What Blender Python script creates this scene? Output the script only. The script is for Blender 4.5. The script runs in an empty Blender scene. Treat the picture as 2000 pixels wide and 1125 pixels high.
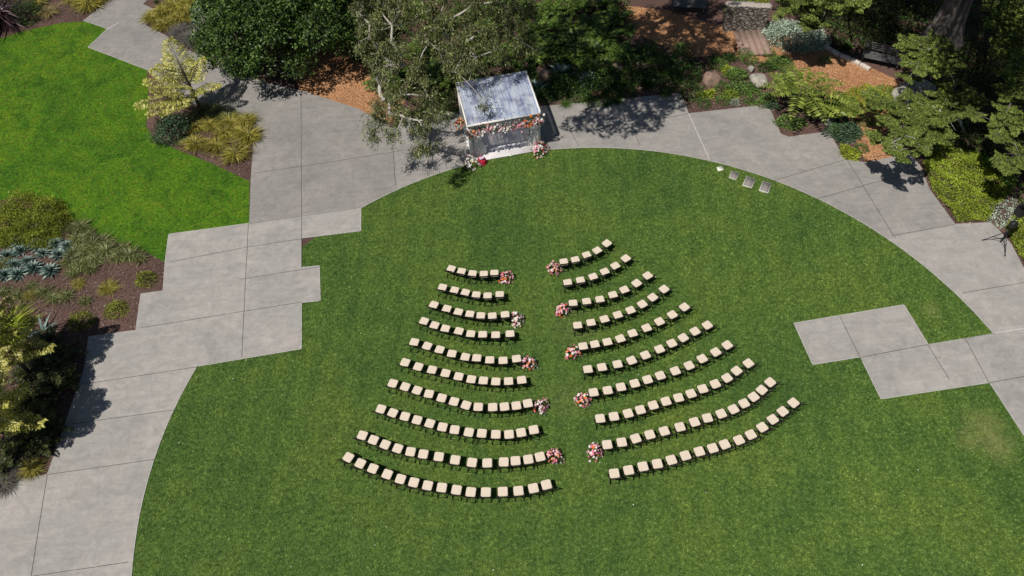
import bpy, bmesh, math, random
import numpy as np
from mathutils import Vector, Matrix
random.seed(7); rng=np.random.default_rng(7)
sc=bpy.context.scene; C=sc.collection
R=math.radians
# ---------------- camera -------------------------------------------------
F,PIT,ROL,H=1572.0,.924628,.072023,29.5
cr,sr=math.cos(ROL),math.sin(ROL); cp,sp=math.cos(PIT),math.sin(PIT)
right=Vector((cr,-sr*sp,-sr*cp)); down=Vector((-sr,-cr*sp,-cr*cp)); fwd=Vector((0,cp,-sp))
cam=bpy.data.objects.new('camera',bpy.data.cameras.new('camera')); C.objects.link(cam)
cam.matrix_world=Matrix(((right.x,-down.x,-fwd.x,0),(right.y,-down.y,-fwd.y,0),(right.z,-down.z,-fwd.z,H),(0,0,0,1)))
cam.data.sensor_width=36; cam.data.lens=36*F/2000; cam.data.clip_end=600; cam.data.clip_start=.1
sc.camera=cam
# ---------------- light --------------------------------------------------
EL,AZ=R(60.5),R(50)      # shadows fall towards azimuth AZ (from +Y to +X)
w=bpy.data.worlds.new('World'); sc.world=w; w.use_nodes=True
nt=w.node_tree; nt.nodes.clear()
sky=nt.nodes.new('ShaderNodeTexSky'); sky.sky_type='NISHITA'; sky.sun_disc=False
sky.sun_elevation=EL; sky.sun_rotation=AZ+math.pi; sky.air_density=1; sky.dust_density=.6
bg=nt.nodes.new('ShaderNodeBackground'); bg.inputs['Strength'].default_value=.05
wo=nt.nodes.new('ShaderNodeOutputWorld'); nt.links.new(sky.outputs[0],bg.inputs[0]); nt.links.new(bg.outputs[0],wo.inputs[0])
sl=bpy.data.lights.new('sun','SUN'); sl.energy=5.0; sl.angle=R(.53); sl.color=(1,.955,.89)
so=bpy.data.objects.new('sun',sl); C.objects.link(so)
sd=Vector((math.sin(AZ)*math.cos(EL),math.cos(AZ)*math.cos(EL),-math.sin(EL)))
so.rotation_euler=sd.to_track_quat('-Z','Y').to_euler(); so.location=(-20,-15,45)
sc.view_settings.view_transform='Standard'; sc.view_settings.look='None'; sc.view_settings.exposure=0; sc.view_settings.gamma=1
try: sc.cycles.max_bounces=6; sc.cycles.transparent_max_bounces=12; sc.cycles.use_denoising=True
except Exception: pass

# ---------------- geometry helpers ---------------------------------------
def at(px,py,z=0.):
    """point at height z that the photograph shows at pixel (px, py)"""
    x=(px-1000)/F; y=(py-562.5)/F
    X=cr*x-sr*y; Y=sr*x+cr*y; dn=sp+Y*cp; fw=cp-Y*sp
    return Vector((X/dn*(H-z),fw/dn*(H-z),z))
def A2(pts): return np.array([[*at(*p)][:2] for p in pts])
class MB:
    def __init__(s): s.v=[];s.q=[];s.t=[];s.n=0;s.ng=[]
    def quads(s,V):                                   # V (n,4,3)
        V=np.asarray(V,float); n=len(V); s.v.append(V.reshape(-1,3)); s.q.append(np.arange(4*n).reshape(n,4)+s.n); s.n+=4*n
    def tris(s,V):
        V=np.asarray(V,float); n=len(V); s.v.append(V.reshape(-1,3)); s.t.append(np.arange(3*n).reshape(n,3)+s.n); s.n+=3*n
    def raw(s,V,Q=None,T=None,N=None):
        V=np.asarray(V,float)
        if Q is not None and len(Q): s.q.append(np.asarray(Q)+s.n)
        if T is not None and len(T): s.t.append(np.asarray(T)+s.n)
        if N is not None: s.ng+= [[i+s.n for i in f] for f in N]
        s.v.append(V); s.n+=len(V)
    def box(s,c,d,rz=0,ry=0,rx=0):
        V=np.array([[x,y,z] for z in (-.5,.5) for y in (-.5,.5) for x in (-.5,.5)])*np.array(d)
        M=np.array(Matrix.Rotation(rz,3,'Z')@Matrix.Rotation(ry,3,'Y')@Matrix.Rotation(rx,3,'X'))
        s.raw(V@M.T+np.array(c),[[0,2,3,1],[4,5,7,6],[0,1,5,4],[2,6,7,3],[0,4,6,2],[1,3,7,5]])
    def bar(s,a,b,w,h=None,up=(0,0,1)):
        a=np.array(a,float);b=np.array(b,float);h=h or w;d=b-a;L=np.linalg.norm(d);d/=L
        u=np.array(up,float)
        if abs(d@u)>.95:u=np.array((1.,0,0))
        x=np.cross(d,u);x/=np.linalg.norm(x);y=np.cross(x,d)
        V=[p+x*i*w/2+y*j*h/2 for p in (a,b) for j in (-1,1) for i in (-1,1)]
        s.raw(V,[[0,1,3,2],[4,6,7,5],[0,4,5,1],[2,3,7,6],[0,2,6,4],[1,5,7,3]])
    def tube(s,P,rad,n=7,cap=True):
        P=np.asarray(P,float);k=len(P);rad=np.broadcast_to(np.asarray(rad,float),(k,))
        T=np.gradient(P,axis=0);T/=np.linalg.norm(T,axis=1)[:,None]+1e-9
        u=np.array((0.31,.17,1.));X=np.cross(T,u);X/=np.linalg.norm(X,axis=1)[:,None]+1e-9;Y=np.cross(T,X)
        a=np.arange(n)*2*np.pi/n
        V=P[:,None]+rad[:,None,None]*(X[:,None]*np.cos(a)[None,:,None]+Y[:,None]*np.sin(a)[None,:,None])
        Q=[[i*n+j,i*n+(j+1)%n,(i+1)*n+(j+1)%n,(i+1)*n+j] for i in range(k-1) for j in range(n)]
        s.raw(V.reshape(-1,3),Q,N=[list(range(n))[::-1],[(k-1)*n+j for j in range(n)]] if cap else None)
    def build(s,name,mat,parent=None,smooth=False,link=True):
        me=bpy.data.meshes.new(name)
        V=np.concatenate(s.v) if s.v else np.zeros((0,3))
        q=np.concatenate(s.q) if s.q else np.zeros((0,4),int); t=np.concatenate(s.t) if s.t else np.zeros((0,3),int)
        loops=np.concatenate([q.ravel(),t.ravel()]+[np.array(f) for f in s.ng]).astype(np.int32)
        tot=np.concatenate([np.full(len(q),4),np.full(len(t),3),np.array([len(f) for f in s.ng])]).astype(np.int32)
        st=(np.cumsum(tot)-tot).astype(np.int32)
        me.vertices.add(len(V)); me.vertices.foreach_set('co',V.astype(np.float32).ravel())
        me.loops.add(len(loops)); me.loops.foreach_set('vertex_index',loops)
        me.polygons.add(len(tot)); me.polygons.foreach_set('loop_start',st); me.polygons.foreach_set('loop_total',tot)
        if smooth: me.polygons.foreach_set('use_smooth',np.ones(len(tot),bool))
        me.update(calc_edges=True); me.validate()
        if mat: me.materials.append(mat)
        o=bpy.data.objects.new(name,me)
        if link: C.objects.link(o)
        if parent: o.parent=parent
        return o
def tag(o,label=None,cat=None,group=None,kind=None):
    if label:o['label']=label
    if cat:o['category']=cat
    if group:o['group']=group
    if kind:o['kind']=kind
    return o
def thing(name,label,cat,loc=(0,0,0),rz=0,group=None):
    o=bpy.data.objects.new(name,None); C.objects.link(o); o.location=loc; o.rotation_euler=(0,0,rz); o.empty_display_size=.2
    return tag(o,label,cat,group)
def copy_tree(o,parent=None):
    c=o.copy(); C.objects.link(c); c.parent=parent
    for ch in o.children: copy_tree(ch,c)
    return c
def inpoly(P,poly):
    x,y=P[:,0],P[:,1]; ins=np.zeros(len(P),bool); n=len(poly)
    for i in range(n):
        x1,y1=poly[i]; x2,y2=poly[(i+1)%n]
        if y1==y2: continue
        c=((y1>y)!=(y2>y))&(x<(x2-x1)*(y-y1)/(y2-y1)+x1); ins^=c
    return ins
def U(a,b,n=None): return rng.uniform(a,b,n)
def unit(v): return v/(np.linalg.norm(v,axis=-1,keepdims=True)+1e-9)

# ---------------- materials ----------------------------------------------
def newmat(name):
    m=bpy.data.materials.new(name); m.use_nodes=True; n=m.node_tree; b=n.nodes['Principled BSDF']; return m,n,b
def ramp(n,fac,stops):
    r=n.nodes.new('ShaderNodeValToRGB'); e=r.color_ramp.elements
    while len(e)<len(stops): e.new(.5)
    for i,(p,c) in enumerate(stops): e[i].position=p; e[i].color=(*c,1)
    n.links.new(fac,r.inputs[0]); return r.outputs[0]
def noise(n,scale,detail=4,rough=.55,vec=None,dist=0):
    t=n.nodes.new('ShaderNodeTexNoise'); t.inputs['Scale'].default_value=scale; t.inputs['Detail'].default_value=detail
    t.inputs['Roughness'].default_value=rough; t.inputs['Distortion'].default_value=dist
    if vec is not None:n.links.new(vec,t.inputs['Vector'])
    return t.outputs['Fac']
def wpos(n):
    g=n.nodes.new('ShaderNodeNewGeometry'); return g.outputs['Position']
def mixc(n,fac,a,b,mode='MIX'):
    m=n.nodes.new('ShaderNodeMix'); m.data_type='RGBA'; m.blend_type=mode
    for s,v in ((m.inputs[0],fac),(m.inputs[6],a),(m.inputs[7],b)):
        if hasattr(v,'is_output'): n.links.new(v,s)
        elif isinstance(v,(int,float)): s.default_value=v
        else: s.default_value=(*v,1)
    return m.outputs[2]
def bump(n,b,h,strength,dist=.02):
    k=n.nodes.new('ShaderNodeBump'); k.inputs['Strength'].default_value=strength; k.inputs['Distance'].default_value=dist
    n.links.new(h,k.inputs['Height']); n.links.new(k.outputs[0],b.inputs['Normal'])
def mplain(name,c,rough=.6,metal=0,var=.15,scale=12,spec=.5):
    m,n,b=newmat(name); p=wpos(n)
    col=ramp(n,noise(n,scale,3,vec=p),[(.3,[x*(1-var) for x in c]),(.7,[min(1,x*(1+var)) for x in c])])
    n.links.new(col,b.inputs['Base Color']); b.inputs['Roughness'].default_value=rough; b.inputs['Metallic'].default_value=metal
    b.inputs['Specular IOR Level'].default_value=spec
    return m
def mleaf(name,stops,trans=.22,rough=.55,spec=.3,cl=1.2,clump=.35,sheen=None):
    m,n,b=newmat(name); g=n.nodes.new('ShaderNodeNewGeometry')
    col=ramp(n,g.outputs['Random Per Island'],stops)
    nf=ramp(n,noise(n,cl,3,vec=g.outputs['Position']),[(.35,(1-clump,)*3),(.65,(1+clump*.6,)*3)])
    col=mixc(n,1.,col,nf,'MULTIPLY'); n.links.new(col,b.inputs['Base Color'])
    b.inputs['Roughness'].default_value=rough; b.inputs['Specular IOR Level'].default_value=spec
    tr=n.nodes.new('ShaderNodeBsdfTranslucent'); tc=mixc(n,1.,col,(1.1,1.25,.6),'MULTIPLY'); n.links.new(tc,tr.inputs[0])
    mx=n.nodes.new('ShaderNodeMixShader'); mx.inputs[0].default_value=trans
    n.links.new(b.outputs[0],mx.inputs[1]); n.links.new(tr.outputs[0],mx.inputs[2])
    n.links.new(mx.outputs[0],n.nodes['Material Output'].inputs[0]); return m
def mground():
    m,n,b=newmat('mulch soil'); p=wpos(n)
    c=ramp(n,noise(n,26,5,.7,vec=p),[(.25,(.030,.019,.016)),(.5,(.10,.064,.054)),(.68,(.16,.11,.095)),(.85,(.26,.20,.17))])
    l=ramp(n,noise(n,.35,3,vec=p),[(.3,(.75,.72,.7)),(.7,(1.25,1.15,1.1))])
    n.links.new(mixc(n,1.,c,l,'MULTIPLY'),b.inputs['Base Color']); b.inputs['Roughness'].default_value=.95
    b.inputs['Specular IOR Level'].default_value=.1; bump(n,b,noise(n,40,4,.7,vec=p),.9,.03); return m
def mchips():
    m,n,b=newmat('wood chip ground'); p=wpos(n)
    c=ramp(n,noise(n,22,5,.7,vec=p),[(.25,(.11,.045,.02)),(.5,(.36,.19,.095)),(.7,(.55,.32,.18))])
    l=ramp(n,noise(n,.6,3,vec=p),[(.3,(.8,.75,.7)),(.7,(1.1,1.08,1.05))])
    n.links.new(mixc(n,1.,c,l,'MULTIPLY'),b.inputs['Base Color']); b.inputs['Roughness'].default_value=.9
    b.inputs['Specular IOR Level'].default_value=.1; bump(n,b,noise(n,35,4,.7,vec=p),.8,.03); return m
def mconc(name,base):
    m,n,b=newmat(name); p=wpos(n)
    L=lambda k,t=(1,1,1):[base*k*x*y for x,y in zip(t,(1.02,.975,.92))]
    c=ramp(n,noise(n,.42,6,.62,vec=p,dist=.6),[(.28,L(.84,(1.0,1.0,.99))),(.45,L(.97,(1,1,.985))),(.6,L(1.04,(1.02,.985,.97))),(.75,L(1.18,(1.0,1,.99)))])
    f=ramp(n,noise(n,2.6,8,.75,vec=p,dist=1.2),[(.3,(.88,.88,.88)),(.52,(1,1,1)),(.72,(1.16,1.16,1.15))])
    g=ramp(n,noise(n,30,4,.7,vec=p),[(.3,(.93,.93,.93)),(.7,(1.06,1.06,1.06))])
    # brushed streaks running with the slabs
    mp=n.nodes.new('ShaderNodeMapping'); mp.inputs['Rotation'].default_value=(0,0,-.5); mp.inputs['Scale'].default_value=(.35,2.4,1); n.links.new(p,mp.inputs[0])
    q=ramp(n,noise(n,1.1,7,.68,vec=p,dist=1.6),[(.34,(.90,.895,.885)),(.5,(1,1,1)),(.64,(1.09,1.075,1.06))])
    s=ramp(n,noise(n,1.6,7,.7,vec=mp.outputs[0],dist=.8),[(.35,(.93,.93,.93)),(.7,(1.10,1.10,1.10))])
    # scattered dark stains and pale spots
    v=n.nodes.new('ShaderNodeTexVoronoi'); v.inputs['Scale'].default_value=1.3; n.links.new(p,v.inputs['Vector'])
    sp_=ramp(n,v.outputs['Distance'],[(.0,(1.25,1.25,1.23)),(.035,(1.0,1,1)),(1,(1,1,1))])
    for k in (f,g,s,q,sp_): c=mixc(n,1.,c,k,'MULTIPLY')
    n.links.new(c,b.inputs['Base Color']); b.inputs['Roughness'].default_value=.88; b.inputs['Specular IOR Level'].default_value=.25
    bump(n,b,noise(n,45,4,.7,vec=p),.25,.01); return m
def _fall(n,v,a,b,k):
    r=n.nodes.new('ShaderNodeMapRange'); r.inputs['From Min'].default_value=a; r.inputs['From Max'].default_value=b; r.inputs['To Min'].default_value=k; r.inputs['To Max'].default_value=0
    n.links.new(v,r.inputs['Value']); return r.outputs[0]
def mgrass(name,dark,mid,lite,isl=True):
    m,n,b=newmat(name); g=n.nodes.new('ShaderNodeNewGeometry'); p=g.outputs['Position']
    fine=noise(n,6.5,6,.8,vec=p) 
    base=ramp(n,fine,[(.34,dark),(.5,mid),(.67,lite)])
    big=ramp(n,noise(n,.22,5,.6,vec=p,dist=.5),[(.34,(.74,.82,.88)),(.5,(1,1,1)),(.68,(1.26,1.10,1.05))])
    med=ramp(n,noise(n,1.7,4,.6,vec=p),[(.34,(.83,.88,.90)),(.5,(1,1,1)),(.66,(1.13,1.07,1.0))])
    # a few dry, yellowish worn patches
    dry=ramp(n,noise(n,.5,6,.7,vec=p),[(.66,(0,0,0)),(.82,(.4,.4,.4))])
    c=mixc(n,1.,base,big,'MULTIPLY'); c=mixc(n,1.,c,med,'MULTIPLY'); 
    if 'main' in name:
        wv=n.nodes.new('ShaderNodeTexWave'); wv.inputs['Scale'].default_value=.3; wv.inputs['Distortion'].default_value=1.2; wv.inputs['Detail'].default_value=3
        mp=n.nodes.new('ShaderNodeMapping'); mp.inputs['Rotation'].default_value=(0,0,.1); n.links.new(p,mp.inputs[0]); n.links.new(mp.outputs[0],wv.inputs['Vector'])
        c=mixc(n,1.,c,ramp(n,wv.outputs['Fac'],[(.2,(.95,.96,.97)),(.8,(1.06,1.045,1.03))]),'MULTIPLY')   # mower passes
        c=mixc(n,dry,c,(.24,.25,.085))
        for (px,py,rad,k) in ((1925,835,.8,.28),(1950,875,.6,.3),(1890,860,.5,.22),(1815,605,.4,.2),(1130,650,1.,.12),(1110,780,.9,.1)):   # worn, yellowed patches
            w_=at(px,py); vm=n.nodes.new('ShaderNodeVectorMath'); vm.operation='DISTANCE'; n.links.new(p,vm.inputs[0]); vm.inputs[1].default_value=w_
            ma=n.nodes.new('ShaderNodeMath'); ma.operation='MULTIPLY_ADD'; n.links.new(noise(n,2.2,5,.75,vec=p),ma.inputs[0]); ma.inputs[1].default_value=rad*1.9; n.links.new(vm.outputs['Value'],ma.inputs[2])
            c=mixc(n,ramp(n,ma.outputs[0],[(0,(k,)*3),(1,(0,0,0))]) if False else _fall(n,ma.outputs[0],rad*1.1,rad*2.3,k),c,(.30,.27,.11))
    else:
        bl=ramp(n,noise(n,.9,5,.65,vec=p,dist=.8),[(.36,(.62,.74,.8)),(.52,(1,1,1)),(.68,(1.2,1.08,1))]); c=mixc(n,1.,c,bl,'MULTIPLY')
    if isl:
        r=ramp(n,g.outputs['Random Per Island'],[(0,(.42,.5,.5)),(.5,(1,1,1)),(.9,(1.35,1.3,1.2)),(1,(1.8,1.7,1.7))]); c=mixc(n,1.,c,r,'MULTIPLY')
    n.links.new(c,b.inputs['Base Color']); b.inputs['Roughness'].default_value=.75; b.inputs['Specular IOR Level'].default_value=.15
    if isl:
        tr=n.nodes.new('ShaderNodeBsdfTranslucent'); n.links.new(c,tr.inputs[0]); mx=n.nodes.new('ShaderNodeMixShader'); mx.inputs[0].default_value=.25
        n.links.new(b.outputs[0],mx.inputs[1]); n.links.new(tr.outputs[0],mx.inputs[2]); n.links.new(mx.outputs[0],n.nodes['Material Output'].inputs[0])
    return m

# ---------------- ground, paving, lawns ----------------------------------
CX,CY,CR=.101786*H,.444842*H,.610279*H
def snap(p):
    g=np.array([*at(*p)][:2]); d=g-(CX,CY); return (CX,CY)+d/np.linalg.norm(d)*CR
def arc(p,q,n=26,ccw=True):
    a=snap(p)-(CX,CY); b=snap(q)-(CX,CY); ta,tb=math.atan2(a[1],a[0]),math.atan2(b[1],b[0])
    if ccw and tb<ta: tb+=2*math.pi
    if not ccw and tb>ta: tb-=2*math.pi
    return [np.array((CX+CR*math.cos(t),CY+CR*math.sin(t))) for t in np.linspace(ta,tb,n)]
def G(*pts): return [np.array([*at(*p)][:2]) for p in pts]
def sheet(name,poly,z,mat,th=0.,kind='structure'):
    bm=bmesh.new(); vs=[bm.verts.new((p[0],p[1],z)) for p in poly]; f=bm.faces.new(vs); f.normal_update()
    if f.normal.z<0: f.normal_flip()
    if th:
        r=bmesh.ops.extrude_face_region(bm,geom=[f]); nv=[g for g in r['geom'] if isinstance(g,bmesh.types.BMVert)]
        bmesh.ops.translate(bm,verts=nv,vec=(0,0,-th)); bmesh.ops.recalc_face_normals(bm,faces=bm.faces)
    bmesh.ops.triangulate(bm,faces=[x for x in bm.faces if len(x.verts)>4])
    me=bpy.data.meshes.new(name); bm.to_mesh(me); bm.free(); me.materials.append(mat)
    o=bpy.data.objects.new(name,me); C.objects.link(o); return tag(o,kind=kind)
M_soil=mground(); M_chip=mchips()
M_cD=mconc('concrete painted dimmer',.215); M_cM=mconc('grey concrete',.24); M_cL=mconc('concrete painted brighter',.28)  # one concrete in three tones; view-angle brightness difference painted into the colour
M_g1=mgrass('main lawn turf',(.036,.062,.011),(.128,.210,.042),(.255,.345,.096)); M_g1b=mgrass('main lawn base',(.028,.052,.010),(.05,.098,.016),(.08,.13,.03),False)
M_g2=mgrass('side lawn turf',(.048,.066,.010),(.146,.172,.022),(.27,.29,.048)); M_g2b=mgrass('side lawn base',(.025,.07,.003),(.05,.14,.004),(.09,.19,.01),False)
sheet('ground',[(-140,-60),(140,-60),(140,190),(-140,190)],0,M_soil)
PA=G((260,-38),(163,41),(210,57),(172,93),(232,115),(287,137),(345,185),(400,215),(470,238),(497,262),(490,350),(487,437),(590,421),(705,405))+arc((705,405),(772,364),5,False)+G((766,250),(700,213),(690,210),(585,176),(560,172),(470,147),(420,120),(353,92),(325,70),(285,50),(300,18),(280,9),(330,-38))
PB=G((766,250))+arc((772,364),(1742,460),40,False)+G((1865,438),(1815,370),(1797,322),(1776,300),(1690,318),(1650,312),(1618,257),(1540,268),(1525,262),(1500,205),(1345,222),(1330,182),(1200,195),(1075,207),(900,218),(800,232))
PC=arc((1742,460),(1945,650),10,False)+G((1812,673),(1765,596),(1550,632),(1587,713),(1680,698),(1720,780),(1932,748),(2010,868),(2350,1400),(2800,1400),(2400,1000),(2100,640),(2000,525),(1975,478),(1960,460),(1935,435),(1865,438))
PD=G((487,437),(330,458),(322,515),(318,568),(275,574),(265,645),(173,658),(165,720),(130,820),(97,915),(92,927),(30,938),(-60,955),(-400,1020),(-600,1500))+G((250,1500))+arc((249,1165),(388,716),14,False)+G((589,682),(589,592),(626,588),(624,520),(589,523),(589,466),(705,452),(705,405),(590,421))
ZP=.035
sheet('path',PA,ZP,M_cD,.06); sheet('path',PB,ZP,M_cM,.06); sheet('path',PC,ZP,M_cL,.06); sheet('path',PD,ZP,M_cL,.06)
disc=[(CX+CR*1.002*math.cos(t),CY+CR*1.002*math.sin(t)) for t in np.linspace(0,2*math.pi,120,endpoint=False)]
sheet('lawn',disc,.012,M_g1b)
L2=G((-120,140),(-10,80),(40,62),(120,45),(165,42),(210,57),(172,93),(232,115),(287,137),(290,200),(285,245),(300,270),(345,292),(420,322),(487,354),(487,437),(330,458),(323,513),(280,490),(200,464),(130,432),(95,398),(30,385),(-10,395),(-160,420))
sheet('lawn',L2,.012,M_g2b)
W1=G((585,176),(690,212),(770,240),(790,200),(760,130),(690,120),(650,60),(560,90))
W2=G((1440,62),(1520,60),(1600,95),(1690,128),(1760,160),(1770,190),(1765,215),(1790,290),(1778,306),(1690,316),(1660,250),(1600,210),(1560,140),(1470,118),(1430,112))
W3=G((1210,10),(1300,20),(1440,60),(1440,108),(1350,112),(1250,70),(1200,40))
for Wp in (W1,W2,W3): sheet('wood_chip_path',Wp,.02,M_chip)
# control joints: thin dark lines 4 mm proud of the slabs
M_j=mplain('joint line',(.045,.042,.038),.95); M_jw=mplain('pale joint filler',(.42,.40,.38),.9)
J=[((588,182),(589,523)),((485,437),(472,698)),((496,338),(588,325)),((588,325),(766,297)),((766,297),(890,276)),((766,258),(772,362)),((590,466),(480,483)),((485,437),(705,405)),((624,521),(470,545)),((589,590),(275,640)),
 ((388,716),(165,750)),((345,800),(140,828)),((302,897),(92,927)),((92,927),(60,1130)),((250,1098),(64,1125)),((330,512),(480,483)),((1100,225),(1130,285)),((1124,260),(1345,222)),((1215,205),(1250,284)),((1500,356),(1650,312)),((1585,392),(1705,357)),((1650,312),(1760,300)),((1640,288),(1745,460)),((1705,357),(1797,335)),((1742,460),(1865,438)),
 ((1640,617),(1680,698)),((1680,698),(1812,673)),((1812,673),(1855,742)),((1885,660),(1932,748)),((1932,748),(2010,733)),((1880,572),(2010,550)),((1745,460),(1750,466)),((870,300),(872,330))]
jm=MB()
for a,b in J:
    a=at(*a,ZP+.004); b=at(*b,ZP+.004); d=(b-a).normalized(); s=Vector((-d.y,d.x,0))*.011
    n=max(2,int((b-a).length/.5)); pts=[a.lerp(b,i/n)+s*random.uniform(-.4,.4) for i in range(n+1)]
    jm.quads([[p-s,q-s,q+s,p+s] for p,q in zip(pts[:-1],pts[1:])])
tag(jm.build('path_joints',M_j),kind='structure')
jm=MB()
for a,b,wd in (((208,57),(232,44),.03),((1345,222),(1386,312),.02),((1945,650),(2010,640),.025),((905,225),(913,300),.012)):
    a=at(*a,ZP+.006); b=at(*b,ZP+.006); d=(b-a).normalized(); s=Vector((-d.y,d.x,0))*wd
    jm.quads([[a-s,b-s,b+s,a+s]])
tag(jm.build('path_joints',M_jw),kind='structure')
# pale trowelled rim where slabs meet the turf
M_rim=mplain('trowelled concrete rim',(.36,.35,.32),.9,0,.12,3)
rm=MB()
def rim(poly,wd=.035):
    for a,b in zip(poly[:-1],poly[1:]):
        a=Vector((*a,ZP+.0035)); b=Vector((*b,ZP+.0035)); d=(b-a)
        if d.length<1e-4: continue
        d.normalize(); s=Vector((-d.y,d.x,0))*wd/2; rm.quads([[a-s,b-s,b+s,a+s]])
rim(arc((705,405),(1945,650),60,False)); rim(arc((249,1165),(388,716),14,False)); rim(G((487,437),(330,458),(323,513))); rim(G((388,716),(589,682),(589,592),(626,588),(624,520),(589,523)))
rim(G((163,41),(210,57),(172,93),(287,137))); rim(G((1812,673),(1765,596),(1550,632),(1587,713),(1680,698),(1720,780),(1932,748),(2010,868))); rim(G((589,523),(589,466),(705,452),(705,405)))
tag(rm.build('path_rim',M_rim),kind='structure')
# turf: short blades over both lawns
PADS=[[(1399,329),(1410,327),(1413,334),(1402,336)],[(1428,335),(1444,340),(1437,353),(1423,348)],[(1457.6,345),(1476,351),(1467.6,369),(1449,363.6)],[(1489.6,354.4),(1507,360.4),(1500,379),(1481.6,373.6)]]
def turf(test,x0,x1,y0,y1,dens,name,mat):
    n=int((x1-x0)*(y1-y0)*dens); P=np.stack([U(x0,x1,n),U(y0,y1,n)],1); P=P[test(P)]; n=len(P)
    a=U(0,2*np.pi,n); el=U(.15,1.1,n); L=U(.05,.105,n); wd=U(.016,.034,n); P=P+rng.normal(0,.022,(n,2))
    D=np.stack([np.cos(a)*np.cos(el),np.sin(a)*np.cos(el),np.sin(el)],1); b=a+np.pi/2+U(-.6,.6,n)
    S=np.stack([np.cos(b),np.sin(b),np.zeros(n)],1)*wd[:,None]*.5
    B=np.concatenate([P,np.full((n,1),.013)],1)
    m=MB(); m.tris(np.stack([B-S,B+S,B+D*L[:,None]],1)); return tag(m.build(name,mat),kind='stuff')
NP_=[np.array(x) for x in (PA,PB,PC,PD)]; PADG=[A2(p) for p in PADS]
def t1(P):
    k=((P[:,0]-CX)**2+(P[:,1]-CY)**2)<(CR+.0)**2
    k&=(P[:,1]>6.2)&(np.abs(P[:,0])<14+P[:,1]*.95)
    for q in NP_+PADG: k&=~inpoly(P,q)
    return k
turf(t1,CX-CR,CX+CR,6,CY+CR,620,'grass',M_g1)
l2=np.array(L2)
def t2(P):
    k=inpoly(P,l2)
    for q in NP_: k&=~inpoly(P,q)
    return k
turf(t2,l2[:,0].min(),l2[:,0].max(),l2[:,1].min(),l2[:,1].max(),300,'grass',M_g2)
# loose chips: flat slivers lying on the mulch beds and on the wood chip paths
def chips(poly,dens,name,mat,s=1,z=.02):
    p=np.array(poly); n=int((np.ptp(p[:,0]))*(np.ptp(p[:,1]))*dens); P=np.stack([U(p[:,0].min(),p[:,0].max(),n),U(p[:,1].min(),p[:,1].max(),n)],1)
    k=inpoly(P,p)
    for q in NP_+[l2]: k&=~inpoly(P,q)
    P=P[k]; n=len(P); a=U(0,6.28,n); L=U(.03,.09,n)*s; W_=U(.012,.03,n)*s; t=U(-.4,.4,n)
    D=np.stack([np.cos(a),np.sin(a),t],1)*L[:,None]; S=np.stack([-np.sin(a),np.cos(a),U(-.5,.5,n)],1)*W_[:,None]
    B=np.concatenate([P,U(z+.005,z+.03,n)[:,None]],1); m=MB(); m.quads(np.stack([B,B+D,B+D+S,B+S],1)); return tag(m.build(name,mat),kind='stuff')
M_mch=mleaf('bark mulch pieces',[(0,(.035,.020,.016)),(.5,(.10,.06,.05)),(.85,(.18,.125,.105)),(.96,(.30,.24,.21)),(1,(.45,.40,.37))],0,.9,.1,1.,.15)
M_och=mleaf('orange wood chips',[(0,(.16,.065,.025)),(.4,(.38,.19,.09)),(.8,(.55,.31,.17)),(1,(.72,.48,.30))],0,.9,.1,1.,.15)
for q in (W1,W2,W3): chips(q,230,'wood_chips',M_och,1)
chips(G((-140,395),(90,395),(330,458),(322,515),(318,568),(275,574),(265,645),(173,658),(165,720),(97,915),(92,930),(-200,970)),170,'mulch',M_mch,1,.0)
chips(G((1330,182),(1345,224),(1500,207),(1525,264),(1620,259),(1655,314),(1690,316),(1700,230),(1640,150),(1560,110),(1440,100),(1300,120)),170,'mulch',M_mch,1,.0)
chips(G((280,240),(300,272),(487,352),(492,260),(470,238),(400,215)),200,'mulch',M_mch,1,.0)
chips(G((-20,0),(-20,85),(163,42),(250,-30)),150,'mulch',M_mch,1,.0); chips(G((280,5),(353,95),(560,174),(600,100),(400,-30)),150,'mulch',M_mch,1,.0)
chips(G((1075,209),(1330,184),(1330,100),(1075,120)),120,'mulch',M_mch,1,.0); chips(G((1795,318),(1815,372),(1867,440),(1935,437),(2010,530),(2030,430),(1900,330)),160,'mulch',M_mch,1,.0)
# ---------------- chairs -------------------------------------------------
M_blk=mplain('dark stained chair frame',(.012,.008,.007),.42,0,.3,30)
M_pad=mplain('cream vinyl seat pad',(.575,.49,.39),.6,0,.05,6,.3)
def rbox(w,d,h,r=.03,seg=3,dome=.008):
    """cushion: rounded rectangle with soft edges and a slight dome"""
    bm=bmesh.new(); bmesh.ops.create_cube(bm,size=1); bmesh.ops.scale(bm,vec=(w,d,h),verts=bm.verts)
    bmesh.ops.bevel(bm,geom=[e for e in bm.edges if abs(e.verts[0].co.z-e.verts[1].co.z)>h*.5],offset=r,segments=seg,affect='EDGES')
    top=[e for e in bm.edges if all(v.co.z>h*.49 for v in e.verts)]
    bmesh.ops.bevel(bm,geom=top,offset=h*.3,segments=2,affect='EDGES')
    return bm
def bmobj(name,bm,mat,parent=None,loc=(0,0,0)):
    me=bpy.data.meshes.new(name); bm.to_mesh(me); bm.free(); me.materials.append(mat)
    o=bpy.data.objects.new(name,me); C.objects.link(o); o.parent=parent; o.location=loc; return o
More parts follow.
